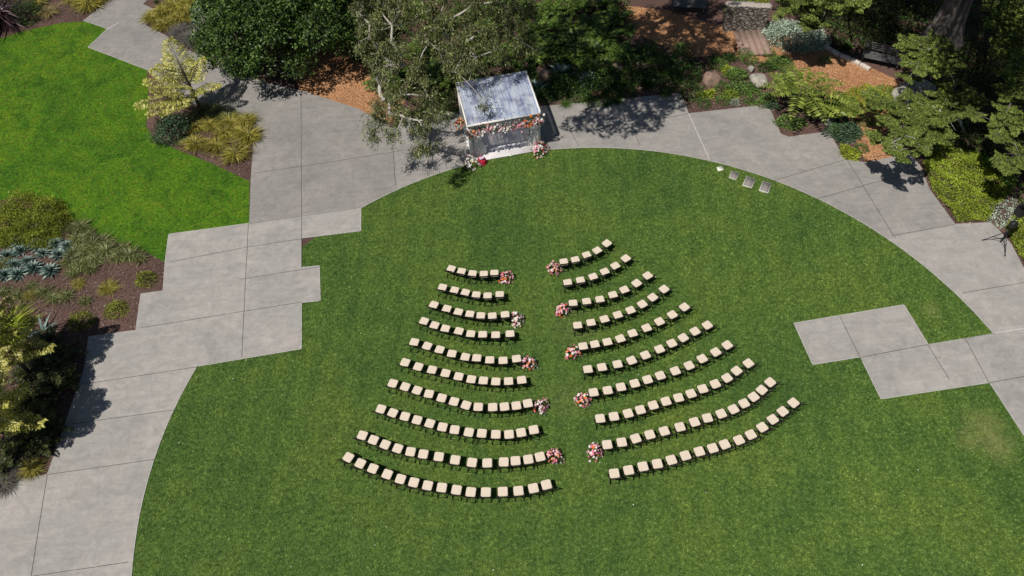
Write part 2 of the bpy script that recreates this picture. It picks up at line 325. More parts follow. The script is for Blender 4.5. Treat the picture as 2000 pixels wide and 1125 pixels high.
def make_chair():
    t=thing('folding_chair','chair','chair')
    bmobj('seat_pad',rbox(.375,.37,.045),M_pad,t,(0,.02,.465))
    m=MB(); hw=.19
    m.box((0,.02,.428),(.40,.40,.026)); m.build('seat_frame',M_blk,t)
    for s in(-1,1):
        m=MB(); x=s*.212
        m.tube([(x,.235,0),(x,.06,.24),(x,-.13,.46),(x,-.22,.57),(x,-.335,.775)],[.017,.019,.02,.019,.015],6); m.build('side_frame',M_blk,t)
        m=MB(); x=s*.172
        m.tube([(x,-.235,0),(x,-.04,.21),(x,.13,.425)],[.018,.019,.016],6); m.build('leg',M_blk,t)
    n=7
    xs=np.linspace(-.212,.212,n)
    for zz,yy,h in((.735,-.312,.055),(.62,-.25,.03)):
        m=MB()
        for i in range(n-1):
            c=lambda x:yy-.02*(1-(x/.212)**2)
            m.bar((xs[i],c(xs[i]),zz),(xs[i+1],c(xs[i+1]),zz),.014,h)
        m.build('backrest_slat',M_blk,t)
    m=MB(); m.bar((-.172,-.212,.035),(.172,-.212,.035),.014,.018); m.build('stretcher',M_blk,t)
    m=MB(); m.bar((-.212,.17,.09),(.212,.17,.09),.014,.018); m.build('stretcher',M_blk,t)
    return t
LR=[[(881,525.6),(901,530.6),(922.6,535),(945,536),(965.6,534)],
[(864,562),(887.4,567.4),(908.6,572),(930,576.6),(952.4,578.6),(976,576)],
[(847,596),(872.4,603.6),(895,610),(917.4,614.4),(939,617.4),(961.6,618),(986.6,615.4)],
[(828,628),(848.4,636),(869.6,642.5),(896,647.5),(919.2,653),(942.8,654.2),(968.2,655.2),(996.2,653)],
[(809,669),(834,676.4),(858.4,683.6),(882.4,691.6),(908.6,698),(931,700),(956.6,704),(982.6,705),(1009,701.6)],
[(791,708.6),(816.6,717),(843.6,723),(870,729.6),(895.6,736),(920.4,741.6),(944,744),(968.4,746),(993.4,745.4),(1019,743)],
[(767,749.5),(791,756),(814.4,763),(837.6,770),(862.4,778),(886.6,785),(910,792),(934,795.5),(962.4,796),(985.4,795),(1008.6,793),(1031,788.5)],
[(743.8,799.5),(766.8,807),(790.8,814),(814.4,821),(839.3,827.8),(864,834.7),(888,840),(915.6,845),(941,847),(968.5,849),(994.3,849),(1018,845.5),(1042.6,840)],
[(707.5,851),(729,860),(752,869),(776.5,876.6),(801.8,883),(826.6,887.6),(857,892.7),(889,899),(921.8,904),(951.7,905),(984,903),(1007,900.7),(1032,897.8),(1055,892.7)],
[(680,894),(703.4,906),(728,916),(756,927),(782,936.4),(808,943),(835,949),(862.7,953),(891.5,957.6),(919.5,961.7),(949,962),(982,961),(1012.7,959.4),(1042,954.3),(1067.4,947.4)]]
RR=[[(1101.4,512),(1124,508),(1146.4,498.6),(1167,489.6),(1186,475.6)],
[(1109,552.6),(1134,548),(1159,541),(1181.6,531),(1202.4,519.6),(1223,505)],
[(1119.4,593),(1146,589.6),(1172,585.6),(1197.6,576.6),(1220,566.4),(1244,553.4),(1265.6,538.6)],
[(1128.4,636.4),(1154.6,631),(1181,624),(1207,615.6),(1232,606.4),(1255,594.4),(1275.4,581),(1297.6,565)],
[(1139,677),(1162,673),(1186.6,668.5),(1212,662),(1236,651.5),(1263.4,641),(1288.6,628.4),(1313.6,615),(1337.4,600)],
[(1148.4,722),(1176,718),(1206.4,712),(1234,704.4),(1261,694),(1288.6,682.4),(1312.6,671),(1335,660),(1358,647.5),(1382,635.5)],
[(1159.5,767),(1187,763),(1213,756.6),(1240,749.4),(1265,742),(1290,734),(1319.4,725),(1346.4,714.4),(1372,701),(1398.4,688),(1421,674.4)],
[(1172.3,818),(1199.3,814),(1227,808),(1251,801),(1276,792),(1301,784.4),(1325.6,777.4),(1350,769.4),(1373,760),(1397.4,750.4),(1420.6,738.6),(1439.4,724.6),(1462.4,710)],
[(1186,869),(1214.5,864.4),(1242,857),(1269.5,849.5),(1297.8,842.6),(1328.4,834.5),(1357,824.8),(1382,817),(1409,808.7),(1433,799.8),(1453.8,788.5),(1472.6,775.6),(1488.6,762),(1505,747)],
[(1200,925.4),(1228,919),(1256,911.8),(1284,906.5),(1311.6,899),(1339,890.4),(1366.3,882.4),(1392.5,876),(1416,868.5),(1443.8,860),(1467,849.5),(1489.4,835),(1510,819.6),(1529.4,804),(1550.5,787.2)]]
ORD=['first','second','third','fourth','fifth','sixth','seventh','eighth','ninth','tenth','eleventh','twelfth','thirteenth','fourteenth','fifteenth','sixteenth','seventeenth','eighteenth','nineteenth','twentieth','21st','22nd','23rd','24th','25th','26th','27th','28th','29th','30th','31st','32nd','33rd','34th','35th','36th','37th','38th','39th','40th']
chair0=make_chair(); used=False
for side,rows in(('left',LR),('right',RR)):
    for ri,row in enumerate(rows):
        P=[at(x,y,.48) for x,y in row]; n=len(P)
        for i,p in enumerate(P):
            a,b=P[max(0,i-1)],P[min(n-1,i+1)]; ang=math.atan2(b.y-a.y,b.x-a.x)
            if side=='right': ang=ang*(.72 if i==0 else .8 if i==1 else .9)+(.0 if i<n-2 else .06)
            else: ang=ang*.92
            if used: c=copy_tree(chair0)
            else: c=chair0; used=True
            c.location=(p.x,p.y,0.014); c.rotation_euler=(0,0,ang+random.gauss(0,.04))
            k=n-i if side=='left' else i+1
            row_=('front row' if ri==0 else 'back row' if ri==9 else ORD[ri]+' row')
            if k==1: lb=f'cream-padded black folding chair on the aisle end of the {side} block\'s {row_}'
            elif k==n: lb=f'cream-padded black folding chair at the outer end of the {side} block\'s {row_}'
            else: lb=f'cream-padded black folding chair, {ORD[k-1]} from the aisle, {row_} of the {side} block'
            tag(c,lb,'chair','folding chairs set out in curved rows on the lawn')
# ---------------- flowers ------------------------------------------------
FC={'white':(.80,.76,.72),'blush':(.80,.46,.49),'pink':(.74,.24,.34),'peach':(.80,.42,.22),'orange':(.72,.20,.04),'burgundy':(.14,.015,.03),'red':(.5,.02,.03),'cream':(.78,.68,.50)}
FM={k:mplain(k+' petals',v,.6,0,.1,40,.2) for k,v in FC.items()}
M_fol=mleaf('florist greenery',[(0,(.02,.04,.012)),(.6,(.04,.08,.02)),(1,(.10,.13,.05))],.15)
def blossom_mesh(mat,name='blossom'):
    m=MB(); v=[]
    for ring,(r0,r1,z0,z1,k) in enumerate(((.0,1.,-.1,.25,7),(.0,.75,.1,.6,6),(.0,.42,.3,.85,5))):
        for i in range(k):
            a=i*2*math.pi/k+ring*.5; da=math.pi/k*1.15
            v.append([(0,0,z0),(r1*.7*math.cos(a-da),r1*.7*math.sin(a-da),z1*.75),(r1*math.cos(a),r1*math.sin(a),z1),(r1*.7*math.cos(a+da),r1*.7*math.sin(a+da),z1*.75)])
    m.quads(v); o=m.build(name,mat,link=False); return o.data
BM={k:blossom_mesh(FM[k]) for k in FC}
def blossom(parent,p,nrm,r,kind):
    o=bpy.data.objects.new('blossom',BM[kind]); C.objects.link(o); o.parent=parent; o.location=p; o.scale=(r,r,r)
    q=Vector(nrm).to_track_quat('Z','Y').to_euler(); q.z+=random.random(); o.rotation_euler=q
def leafmb(m,P,D,N,L,W_,droop=0.):
    """rhombic leaves: base P, direction D, normal-ish N, length L, width W"""
    D=unit(D); S=unit(np.cross(D,N))*(np.asarray(W_)[:,None]*.5); L=np.asarray(L)[:,None]
    tip=P+D*L; tip[:,2]-=droop*L[:,0]; mid=P+D*L*.45
    m.quads(np.stack([P,mid+S,tip,mid-S],1))
def flower_mound(name,label,px,py,z,rad,hgt,pal,nb,group=None,br=.055):
    c=at(px,py,z+hgt*.5); t=thing(name,label,'flowers',(c.x,c.y,z),0,group)
    n=170; d=unit(rng.normal(size=(n,3))); d[:,2]=np.abs(d[:,2]); P=d*np.array((rad,rad,hgt))*U(.3,1.08,n)[:,None]
    m=MB(); leafmb(m,P,d+rng.normal(size=(n,3))*.5,rng.normal(size=(n,3)),U(.08,.17,n),U(.03,.05,n)); m.build('foliage',M_fol,t)
    ga=math.pi*(3-5**.5)
    for i in range(nb):
        u=1-(i+.5)/nb; th=i*ga+random.gauss(0,.3); rr=math.sqrt(max(0,1-u*u)); k=random.uniform(.84,1.12)*(1+.13*math.sin(2*th+px)+.08*math.sin(3*th+py))
        nrm=(rr*math.cos(th),rr*math.sin(th),u+.15); p=(rr*math.cos(th)*rad*k,rr*math.sin(th)*rad*k,u*hgt*k+.02)
        blossom(t,p,nrm,br*random.uniform(.6,1.25),random.choices(pal[0],pal[1])[0])
    return t
P1=(['white','blush','pink','peach','orange','burgundy'],[4,8,4,2,1,1]); P2=(['white','blush','cream','burgundy','pink','orange'],[9,4,2,2,1,1]); P3=(['pink','blush','white','orange','burgundy'],[4,8,4,1,1]); P4=(['white','orange','pink','red','blush'],[6,3,2,1,4])
AF=[('left','front',988,541,P3),('right','front',1083.6,523,P1),('left','third',1010,623,P2),('right','third',1099.6,604,P3),('left','fifth',1033,708,P4),('right','fifth',1119,688,P4),('left','seventh',1056,792,P3),('right','seventh',1139,779,P1),('left','ninth',1083.5,890,P1),('right','ninth',1161.6,881,P3)]
for s,rw,x,y,p in AF: flower_mound('flower_arrangement',f'pink and white flower mound on grass ending the {s} block\'s {rw} row',x,y,.02,.31,.42,p,62,'flower mounds lining the aisle',.058)
# ---------------- ceremony pavilion --------------------------------------
gFL,gFR=at(914,313),at(1056,288)
gx=(gFR-gFL); gw=3.72; gd=3.35; gh=2.4
O=at(985,301,0); ga_=math.atan2(gx.y,gx.x)*.97
cR=at(1055,220,gh); cL=at(912,245,gh); bR=at(1031,140,gh); bL=at(892,162,gh)
ga_=math.atan2(cR.y-cL.y,cR.x-cL.x); gw=(cR-cL).length; gd=((bR-cR).length+(bL-cL).length)/2; O=(cR+cL)/2; O.z=0
pv=thing('wedding_pavilion','white wedding pavilion with pale blue corrugated roof and floral front beam, on the paving','pavilion',(O.x,O.y,ZP),ga_)
M_wh=mplain('white painted timber',(.66,.64,.60),.55,0,.08,5); M_drape=mplain('sheer white drape',(.74,.74,.71),.7,0,.05,8,.2)
def mroof():
    m,n,b=newmat('corrugated translucent sheet'); tc=n.nodes.new('ShaderNodeTexCoord'); mp=n.nodes.new('ShaderNodeMapping'); mp.inputs['Scale'].default_value=(5.5,.3,1); n.links.new(tc.outputs['Object'],mp.inputs[0])
    c=ramp(n,noise(n,1.6,6,.75,vec=mp.outputs[0]),[(.30,(.24,.29,.50)),(.44,(.43,.50,.70)),(.56,(.68,.74,.84)),(.7,(.88,.89,.90))])
    c2=ramp(n,noise(n,1.3,5,.6,vec=tc.outputs['Object'],dist=.5),[(.36,(.55,.53,.60)),(.5,(1,1,1)),(.72,(1.15,1.14,1.08))])
    col=mixc(n,1.,c,c2,'MULTIPLY'); n.links.new(col,b.inputs['Base Color']); b.inputs['Roughness'].default_value=.35
    tr=n.nodes.new('ShaderNodeBsdfTranslucent'); n.links.new(col,tr.inputs[0]); tp=n.nodes.new('ShaderNodeBsdfTransparent')
    m1=n.nodes.new('ShaderNodeMixShader'); m1.inputs[0].default_value=.42; m2=n.nodes.new('ShaderNodeMixShader')
    n.links.new(b.outputs[0],m1.inputs[1]); n.links.new(tr.outputs[0],m1.inputs[2])
    f=ramp(n,noise(n,2.1,5,.7,vec=mp.outputs[0]),[(.42,(.03,)*3),(.62,(.22,)*3)]); n.links.new(f,m2.inputs[0])
    n.links.new(m1.outputs[0],m2.inputs[1]); n.links.new(tp.outputs[0],m2.inputs[2]); n.links.new(m2.outputs[0],n.nodes['Material Output'].inputs[0]); return m
m=MB(); N=220; xs=np.linspace(-gw/2,gw/2,N); 
V=[];
for j,yy in enumerate(np.linspace(-.06,gd,8)):
    for i,x in enumerate(xs): V.append((x,yy,gh+.006*math.sin(i*math.pi/2.5)+.035*math.sin(yy/gd*math.pi)+.012*math.sin(x*1.7+yy)))
Q=[[j*N+i,j*N+i+1,(j+1)*N+i+1,(j+1)*N+i] for j in range(7) for i in range(N-1)]
m.raw(V,Q); rf=m.build('roof',mroof(),pv,True)
m=MB(); z=gh-.07
m.bar((-gw/2-.02,-.03,z),(gw/2+.02,-.03,z),.07,.13); m.build('roof_beam',M_wh,pv); m=MB(); m.bar((-gw/2,gd,z),(gw/2,gd,z),.07,.13); m.build('roof_beam',M_wh,pv)
for s in(-1,1):
    m=MB(); m.bar((s*(gw/2+.0),.01,z+.05),(s*(gw/2+.0),gd-.04,z+.05),.07,.16); m.build('edge_trim',M_wh,pv)
for yy in(.9,1.75,2.6): m=MB(); m.bar((-gw/2+.05,yy,z+.0),(gw/2-.05,yy,z+.0),.05,.07); m.build('rafter',M_wh,pv)
for s in(-1,1):
    for yy in(.08,gd-.12):
        m=MB(); m.box((s*(gw/2-.10),yy,(gh-.14)/2+.01),(.18,.18,gh-.16)); m.box((s*(gw/2-.10),yy,.06),(.26,.26,.1)); m.build('post',M_wh,pv)
m=MB(); m.box((0,gd/2-.12,.035),(gw,gd+.24,.05)); m.build('platform',mplain('pale cloth covered floor',(.56,.53,.52),.8,0,.14,2.2),pv)
# drapes: pleated cloth from the front beam, gathered back to each post
def drape(x0,x1,xg,name='curtain'):
    nu,nv=46,26; V=[]
    for v in range(nv):
        t=v/(nv-1); z=(gh-.16)*(1-t)+.03*t
        pinch=math.exp(-((t-.52)/.28)**2)
        for u in range(nu):
            s=u/(nu-1); x=x0+(x1-x0)*s*(1-.35*t); x=x*(1-pinch*.62)+(xg+(s-.5)*.12)*pinch*.62
            if t>.6: x=x+(x0-x)*0.15*(t-.6)
            V.append((x,.10+.045*math.sin(s*34)*(1-.5*pinch)+.16*t*s,z))
    m=MB(); m.raw(V,[[v*nu+u,v*nu+u+1,(v+1)*nu+u+1,(v+1)*nu+u] for v in range(nv-1) for u in range(nu-1)]); return m.build(name,M_drape,pv,True)
drape(-gw/2+.2,-gw/2+1.35,-gw/2+.32); drape(gw/2-.2,gw/2-.95,gw/2-.30)
# side sheers run back along both sides
for s in(-1,1):
    nu=60; V=[]
    for v in(0,1):
        for u in range(nu): q=u/(nu-1); V.append((s*(gw/2-.12)+.035*math.sin(q*60),.25+q*(gd-.5)*(.42 if v else .55),gh-.2 if v==0 else .07))
    m=MB(); m.raw(V,[[u,u+1,nu+u+1,nu+u] for u in range(nu-1)]); m.build('side_sheer',M_drape,pv,True)
# garland hangs on the front beam: its own thing
gl=thing('flower_garland','garland of orange, pink, white and burgundy blooms hanging along the pavilion\'s front beam','flower garland',(O.x,O.y,ZP),ga_)
n=900; P=np.stack([U(-gw/2-.12,gw/2+.18,n),-.12+rng.normal(0,.07,n),gh-.40+rng.normal(0,.15,n)],1); m=MB()
leafmb(m,P,rng.normal(size=(n,3))-np.array((0,.6,.3)),rng.normal(size=(n,3)),U(.08,.18,n),U(.03,.06,n)); m.build('foliage',M_fol,gl)
for i in range(98):
    x=-gw/2-.06+(gw+.2)*(i+.5)/98+random.gauss(0,.03); u=(x+gw/2)/gw
    pal=['orange','orange','peach','white'] if u<.12 or .76<u<.9 else ['pink','blush','white','blush','white'] if .15<u<.32 or .6<u<.72 else ['white','burgundy','cream','blush','white','white'] if u<.76 else ['peach','blush','white','orange']
    p=(x,-.2-random.uniform(0,.1),gh-.38+random.gauss(0,.15)); blossom(gl,p,(random.gauss(0,.3),-1,.7+random.gauss(0,.3)),random.uniform(.05,.085),random.choice(pal))
m=MB()
for i in range(260):
    x=random.uniform(-gw/2-.1,gw/2+.15); p=np.array((x,-.16-random.uniform(0,.12),gh-.40+random.gauss(0,.17))); r=random.uniform(.02,.04)
    for k in range(4): a=k*1.57; m.quads([[p,p+r*np.array((math.cos(a),-.3,math.sin(a))),p+r*1.3*np.array((math.cos(a+.78),-.5,math.sin(a+.78))),p+r*np.array((math.cos(a+1.57),-.3,math.sin(a+1.57)))]])
tag(m.build('filler_flowers',FM['blush'],gl),kind='stuff')
flower_mound('flower_cluster','hanging orange and peach flower cluster on the left corner of the pavilion beam',899,240,1.85,.25,.42,(['peach','orange','cream','burgundy','blush'],[4,3,1,2,3]),34,None,.062)
flower_mound('floor_flowers','large white and red flower cluster at the foot of the pavilion\'s left post',921,316,.03,.42,.5,(['white','cream','blush','orange','red','burgundy'],[12,5,3,1,1,1]),70,'flower clusters at the pavilion posts',.06)
flower_mound('floor_flowers','spreading white and pink flower cluster at the foot of the pavilion\'s right post',1055,290,.03,.42,.55,(['white','blush','pink','red','peach','burgundy'],[10,6,3,2,1,1]),70,'flower clusters at the pavilion posts',.06)
# red gift bag by the left flowers
M_red=mplain('red cloth',(.42,.012,.035),.6,0,.2,20); M_lil=mplain('pale lilac label',(.55,.5,.66),.6,0,.05)
c=at(941,312,.25); t=thing('red_bag','soft red bag with a pale lilac patch, standing beside the left pavilion flowers','bag',(c.x,c.y,.03),ga_+.25)
bm=rbox(.42,.46,.34,.1,3)
for v in bm.verts:
    k=1-.25*max(0,v.co.z)/.17; v.co.x*=k; v.co.y*=k; v.co+=Vector((random.gauss(0,.012),random.gauss(0,.012),random.gauss(0,.012)))
bmobj('bag_body',bm,M_red,t,(0,0,.18)); bmobj('label_patch',rbox(.24,.15,.012,.01,1),M_lil,t,(0,-.02,.358))
m=MB()
for s in(-1,1): m.tube([(-.1,s*.1,.33),(-.07,s*.12,.44),(.07,s*.12,.44),(.1,s*.1,.33)],.012,6)
m.build('handle',M_red,t)
# lectern and microphone stand on the platform
c=at(984,268,.1); t=thing('lectern','small pale lectern with a bluish top standing inside the pavilion','lectern',(c.x,c.y,ZP+.065),ga_)
m=MB()
for sx in(-1,1):
    for sy in(-1,1): m.bar((sx*.19,sy*.15,0),(sx*.17,sy*.13,.5),.03)
m.build('frame',M_wh,t); m=MB(); m.box((0,0,.5),(.46,.38,.03)); m.box((0,-.19,.52),(.46,.02,.05)); m.box((0,.19,.52),(.46,.02,.05)); m.build('rim',mplain('brownish wood rim',(.22,.17,.15),.6),t)
m=MB(); m.box((0,0,.525),(.40,.33,.015)); m.build('top',mplain('pale blue glass top',(.42,.50,.58),.2),t)
c=at(1034,266,.05); t=thing('microphone_stand','black microphone stand with a slanting boom inside the pavilion\'s right side','microphone stand',(c.x,c.y,ZP+.065),ga_)
m=MB(); m.tube([(0,0,0),(0,0,.9)],.012,8); m.build('pole',M_blk,t); m=MB()
for k in range(3): a=k*2.1+.4; m.bar((0,0,.06),(.25*math.cos(a),.25*math.sin(a),.01),.018)
m.build('base',M_blk,t); m=MB(); m.tube([(.12,.1,.82),(-.5,.28,1.22)],.014,8); m.build('boom',M_blk,t)
m=MB(); m.tube([(-.5,.28,1.22),(-.6,.31,1.28)],[.02,.03],8); m.build('microphone',M_blk,t)
# ---------------- pads in the lawn --------------------------------------
M_lid=mplain('grey valve lid',(.20,.18,.165),.8,0,.12,6); M_rimp=mplain('pale rim',(.42,.42,.35),.8,0,.1,8)
lab=['pale stone block in the lawn, smallest and nearest the pavilion','small pinkish valve cover in the lawn beside the pale stone block','middle of the three framed valve covers, in the lawn by the curved path','framed grey valve cover in the lawn farthest from the pavilion']
for i,q in enumerate(PADS):
    g=[at(*p) for p in q]; c=sum(g,Vector())/4; 
    t=thing('stone_block' if i==0 else 'valve_cover',lab[i],'stone' if i==0 else 'valve cover',(c.x,c.y,0.01),0,None if i==0 else 'valve covers set in the lawn')
    loc=[p-c for p in g]
    def plate(name,k,z0,z1,mat):
        m=MB(); V=[(p.x*k,p.y*k,z0) for p in loc]+[(p.x*k,p.y*k,z1) for p in loc]
        m.raw(V,[[3,2,1,0],[4,5,6,7],[0,1,5,4],[1,2,6,5],[2,3,7,6],[3,0,4,7]]); m.build(name,mat,t)
    if i==0:
        plate('block',1,0,.09,mplain('pale stone',(.62,.62,.52),.8,0,.1,8)); m=MB(); m.box((0,0,.1),(.1,.07,.03)); m.build('cap',M_rimp,t)
    else: plate('frame',1,0,.05,M_rimp); plate('lid',.84,.02,.056,M_lid)
# ---------------- speaker on tripod --------------------------------------
M_bk=mplain('black speaker plastic',(.008,.008,.009),.5,0,.2,20)
c=at(1951,476,0); t=thing('speaker_stand','black tripod speaker stand on the paving at the right edge, feet splayed','speaker stand',(c.x,c.y,ZP))
hub=Vector((0,0,.72))
for k,(fx,fy) in enumerate(((1918.5,470.3),(1962,500.8),None and 0 or (1975,462))):
    f=at(fx,fy)-c; m=MB(); m.bar((0,0,.8),(f.x,f.y,.012),.03,.022); m.bar((0,0,.28),(f.x*.55,f.y*.55,.34),.022,.014); m.build('leg',M_bk,t)
    m=MB(); m.box((f.x,f.y,.015),(.06,.06,.03)); m.build('rubber_foot',M_bk,t.children[-1])
m=MB(); m.tube([(0,0,.12),(0,0,2.0)],.022,10); m.build('pole',M_bk,t); m=MB(); m.tube([(0,0,.72),(0,0,.9)],.05,10); m.tube([(0,0,.24),(0,0,.32)],.04,10); m.build('collar',M_bk,t)
c2=c
t=thing('equipment_bag','round black bag hanging on the speaker stand pole','bag',(c.x,c.y,1.15))
bm=bmesh.new(); bmesh.ops.create_icosphere(bm,subdivisions=3,radius=.2)
for v in bm.verts: v.co=Vector((v.co.x*1.0,v.co.y*.8,v.co.z*1.0))*(1+.06*math.sin(v.co.x*23)*math.cos(v.co.z*19))
bmobj('bag_body',bm,M_bk,t,(0.02,-.05,.25)); m=MB(); m.tube([(-.1,-.05,.5),(0,0,.62),(.1,-.05,.5)],.012,6); m.build('strap',M_bk,t)
t=thing('loudspeaker','black box loudspeaker mounted high on the tripod stand at the right edge','loudspeaker',(c.x,c.y,ZP+1.98),R(200))
bmobj('cabinet',rbox(.38,.36,.62,.04,3),M_bk,t,(0,0,.31)); m=MB(); m.box((0,-.184,.31),(.33,.012,.55)); m.build('grille',mplain('speaker grille',(.02,.02,.021),.8),t); m=MB(); m.tube([(-.09,0,.61),(-.06,0,.65),(.06,0,.65),(.09,0,.61)],.012,6); m.build('handle',M_bk,t)
# ---------------- planting: builders -------------------------------------
def N3(n,s=1.): return rng.normal(size=(n,3))*s
def blades(m,n,r,h,wd,base=.08,k=4,el=(.5,1.45),rvar=(.55,1.1)):
    """arching strap leaves springing from a tuft"""
    a=U(0,2*np.pi,n); e=U(el[0],el[1],n); L=np.hypot(r,h)*1.05*U(rvar[0],rvar[1],n); b0=U(0,base,n); ba=U(0,6.28,n)
    ts=np.linspace(0,1,k+1); hx=np.cos(a);hy=np.sin(a); sx=-hy; sy=hx
    pts=[]
    for t in ts:
        hr=L*(np.cos(e)*t+.32*t*t); z=L*(np.sin(e)*t-.62*np.sin(e)*t*t*1.05); z=np.maximum(z,.02)
        W_=wd*(1-t**2*.93)*.5
        c=np.stack([b0*np.cos(ba)+hx*hr,b0*np.sin(ba)+hy*hr,z],1); s=np.stack([sx,sy,np.zeros(n)],1)*W_; tw=np.stack([np.zeros(n),np.zeros(n),U(-.5,.5,n)*W_],1)
        pts.append((c-s-tw,c+s+tw))
    V=np.stack([p for pr in pts for p in pr],1)            # n, 2(k+1), 3
    nv=2*(k+1); Q=np.array([[2*i,2*i+1,2*i+3,2*i+2] for i in range(k)])
    m.raw(V.reshape(-1,3),(Q[None]+(np.arange(n)*nv)[:,None,None]).reshape(-1,4))
def rosette(m,n,r,wd,el=(.15,1.35),curve=.25):
    ga=2.399963; i=np.arange(n); a=i*ga; q=i/n; e=el[0]+(el[1]-el[0])*q; L=r*(1-.45*q)*U(.9,1.08,n)
    ts=[0,.3,.6,.85,1]; ws=[.55,.9,1,.6,.04]; V=[]
    for t,ww in zip(ts,ws):
        hr=L*np.cos(e)*t; z=.04+L*np.sin(e)*t-L*curve*t*t*(1-q)*.5
        c=np.stack([np.cos(a)*hr,np.sin(a)*hr,np.maximum(z,.03)],1); s=np.stack([-np.sin(a),np.cos(a),0*a],1)*(wd*ww*.5*(1-.3*q))[:,None]
        up=np.stack([-np.cos(a)*np.sin(e),-np.sin(a)*np.sin(e),np.cos(e)],1)*wd*.18*ww
        V+=[c-s+up,c,c+s+up]
    V=np.stack(V,1); Q=np.array([[3*j+o,3*j+o+1,3*j+o+4,3*j+o+3] for j in range(4) for o in(0,1)])
    m.raw(V.reshape(-1,3),(Q[None]+(np.arange(n)*15)[:,None,None]).reshape(-1,4))
def frond(m,mr,base,az,el,L,droop,npin=24,pl=.3,pw=.06,ang=.5,start=.12,rr=.012,tipf=1.,ragged=.12,hang=.15):
    k=14; t=np.linspace(0,1,k); base=np.array(base,float)
    hr=L*(np.cos(el)*t+.12*droop*t*t); z=L*(np.sin(el)*t-droop*t*t)
    C0=base+np.stack([np.cos(az)*hr,np.sin(az)*hr,z],1)
    if mr is not None: mr.tube(C0,np.linspace(rr,rr*.3,k),4,False)
    tp=np.linspace(start,.985,npin); P=np.stack([np.interp(tp,t,C0[:,j]) for j in range(3)],1)
    T=np.stack([np.interp(tp,t,np.gradient(C0[:,j])) for j in range(3)],1); T=unit(T); S=unit(np.cross(T,(0,0,1.)))
    prof=np.clip(np.sin(np.pi*np.clip((tp-start)/(1-start)*.86+.13,0,1))**.75,.12,1)*tipf
    for s in(-1,1):
        D=unit(S*s*math.cos(ang)+T*math.sin(ang)+rng.normal(size=(npin,3))*ragged-np.array((0,0,hang)))
        Nn=unit(np.cross(D,T)*s+rng.normal(size=(npin,3))*.25)
        leafmb(m,P,D,Nn,pl*prof*U(.85,1.1,npin),pw*(.6+.5*prof),.05)
def shell(n,bottom=-.25):
    d=unit(rng.normal(size=(int(n*2.2)+8,3))); d=d[d[:,2]>bottom][:n]; return d
def lump(d,seed,amp=.18,f=2.2):
    r_=np.random.default_rng(seed); s=np.zeros(len(d))
    for k in range(7): v=r_.normal(size=3)*f*(1+.35*k); s+=np.sin(d@v+r_.uniform(0,6.3))*(.9**k)
    return 1+amp*s/2.2
def mound(m,n,rx,ry,h,L,Wd,seed=0,amp=.2,z0=0.,out=.9,inner=.75):
    d=shell(n); k=lump(d,seed,amp); P=d*np.array((rx,ry,h))*(k*U(inner,1.02,len(d))**1)[:,None]; P[:,2]=np.maximum(P[:,2]+z0,.03)
    leafmb(m,P,d*out+N3(len(d),.65),d+N3(len(d),.5),U(L*.6,L*1.25,len(d)),U(Wd*.6,Wd*1.2,len(d)))
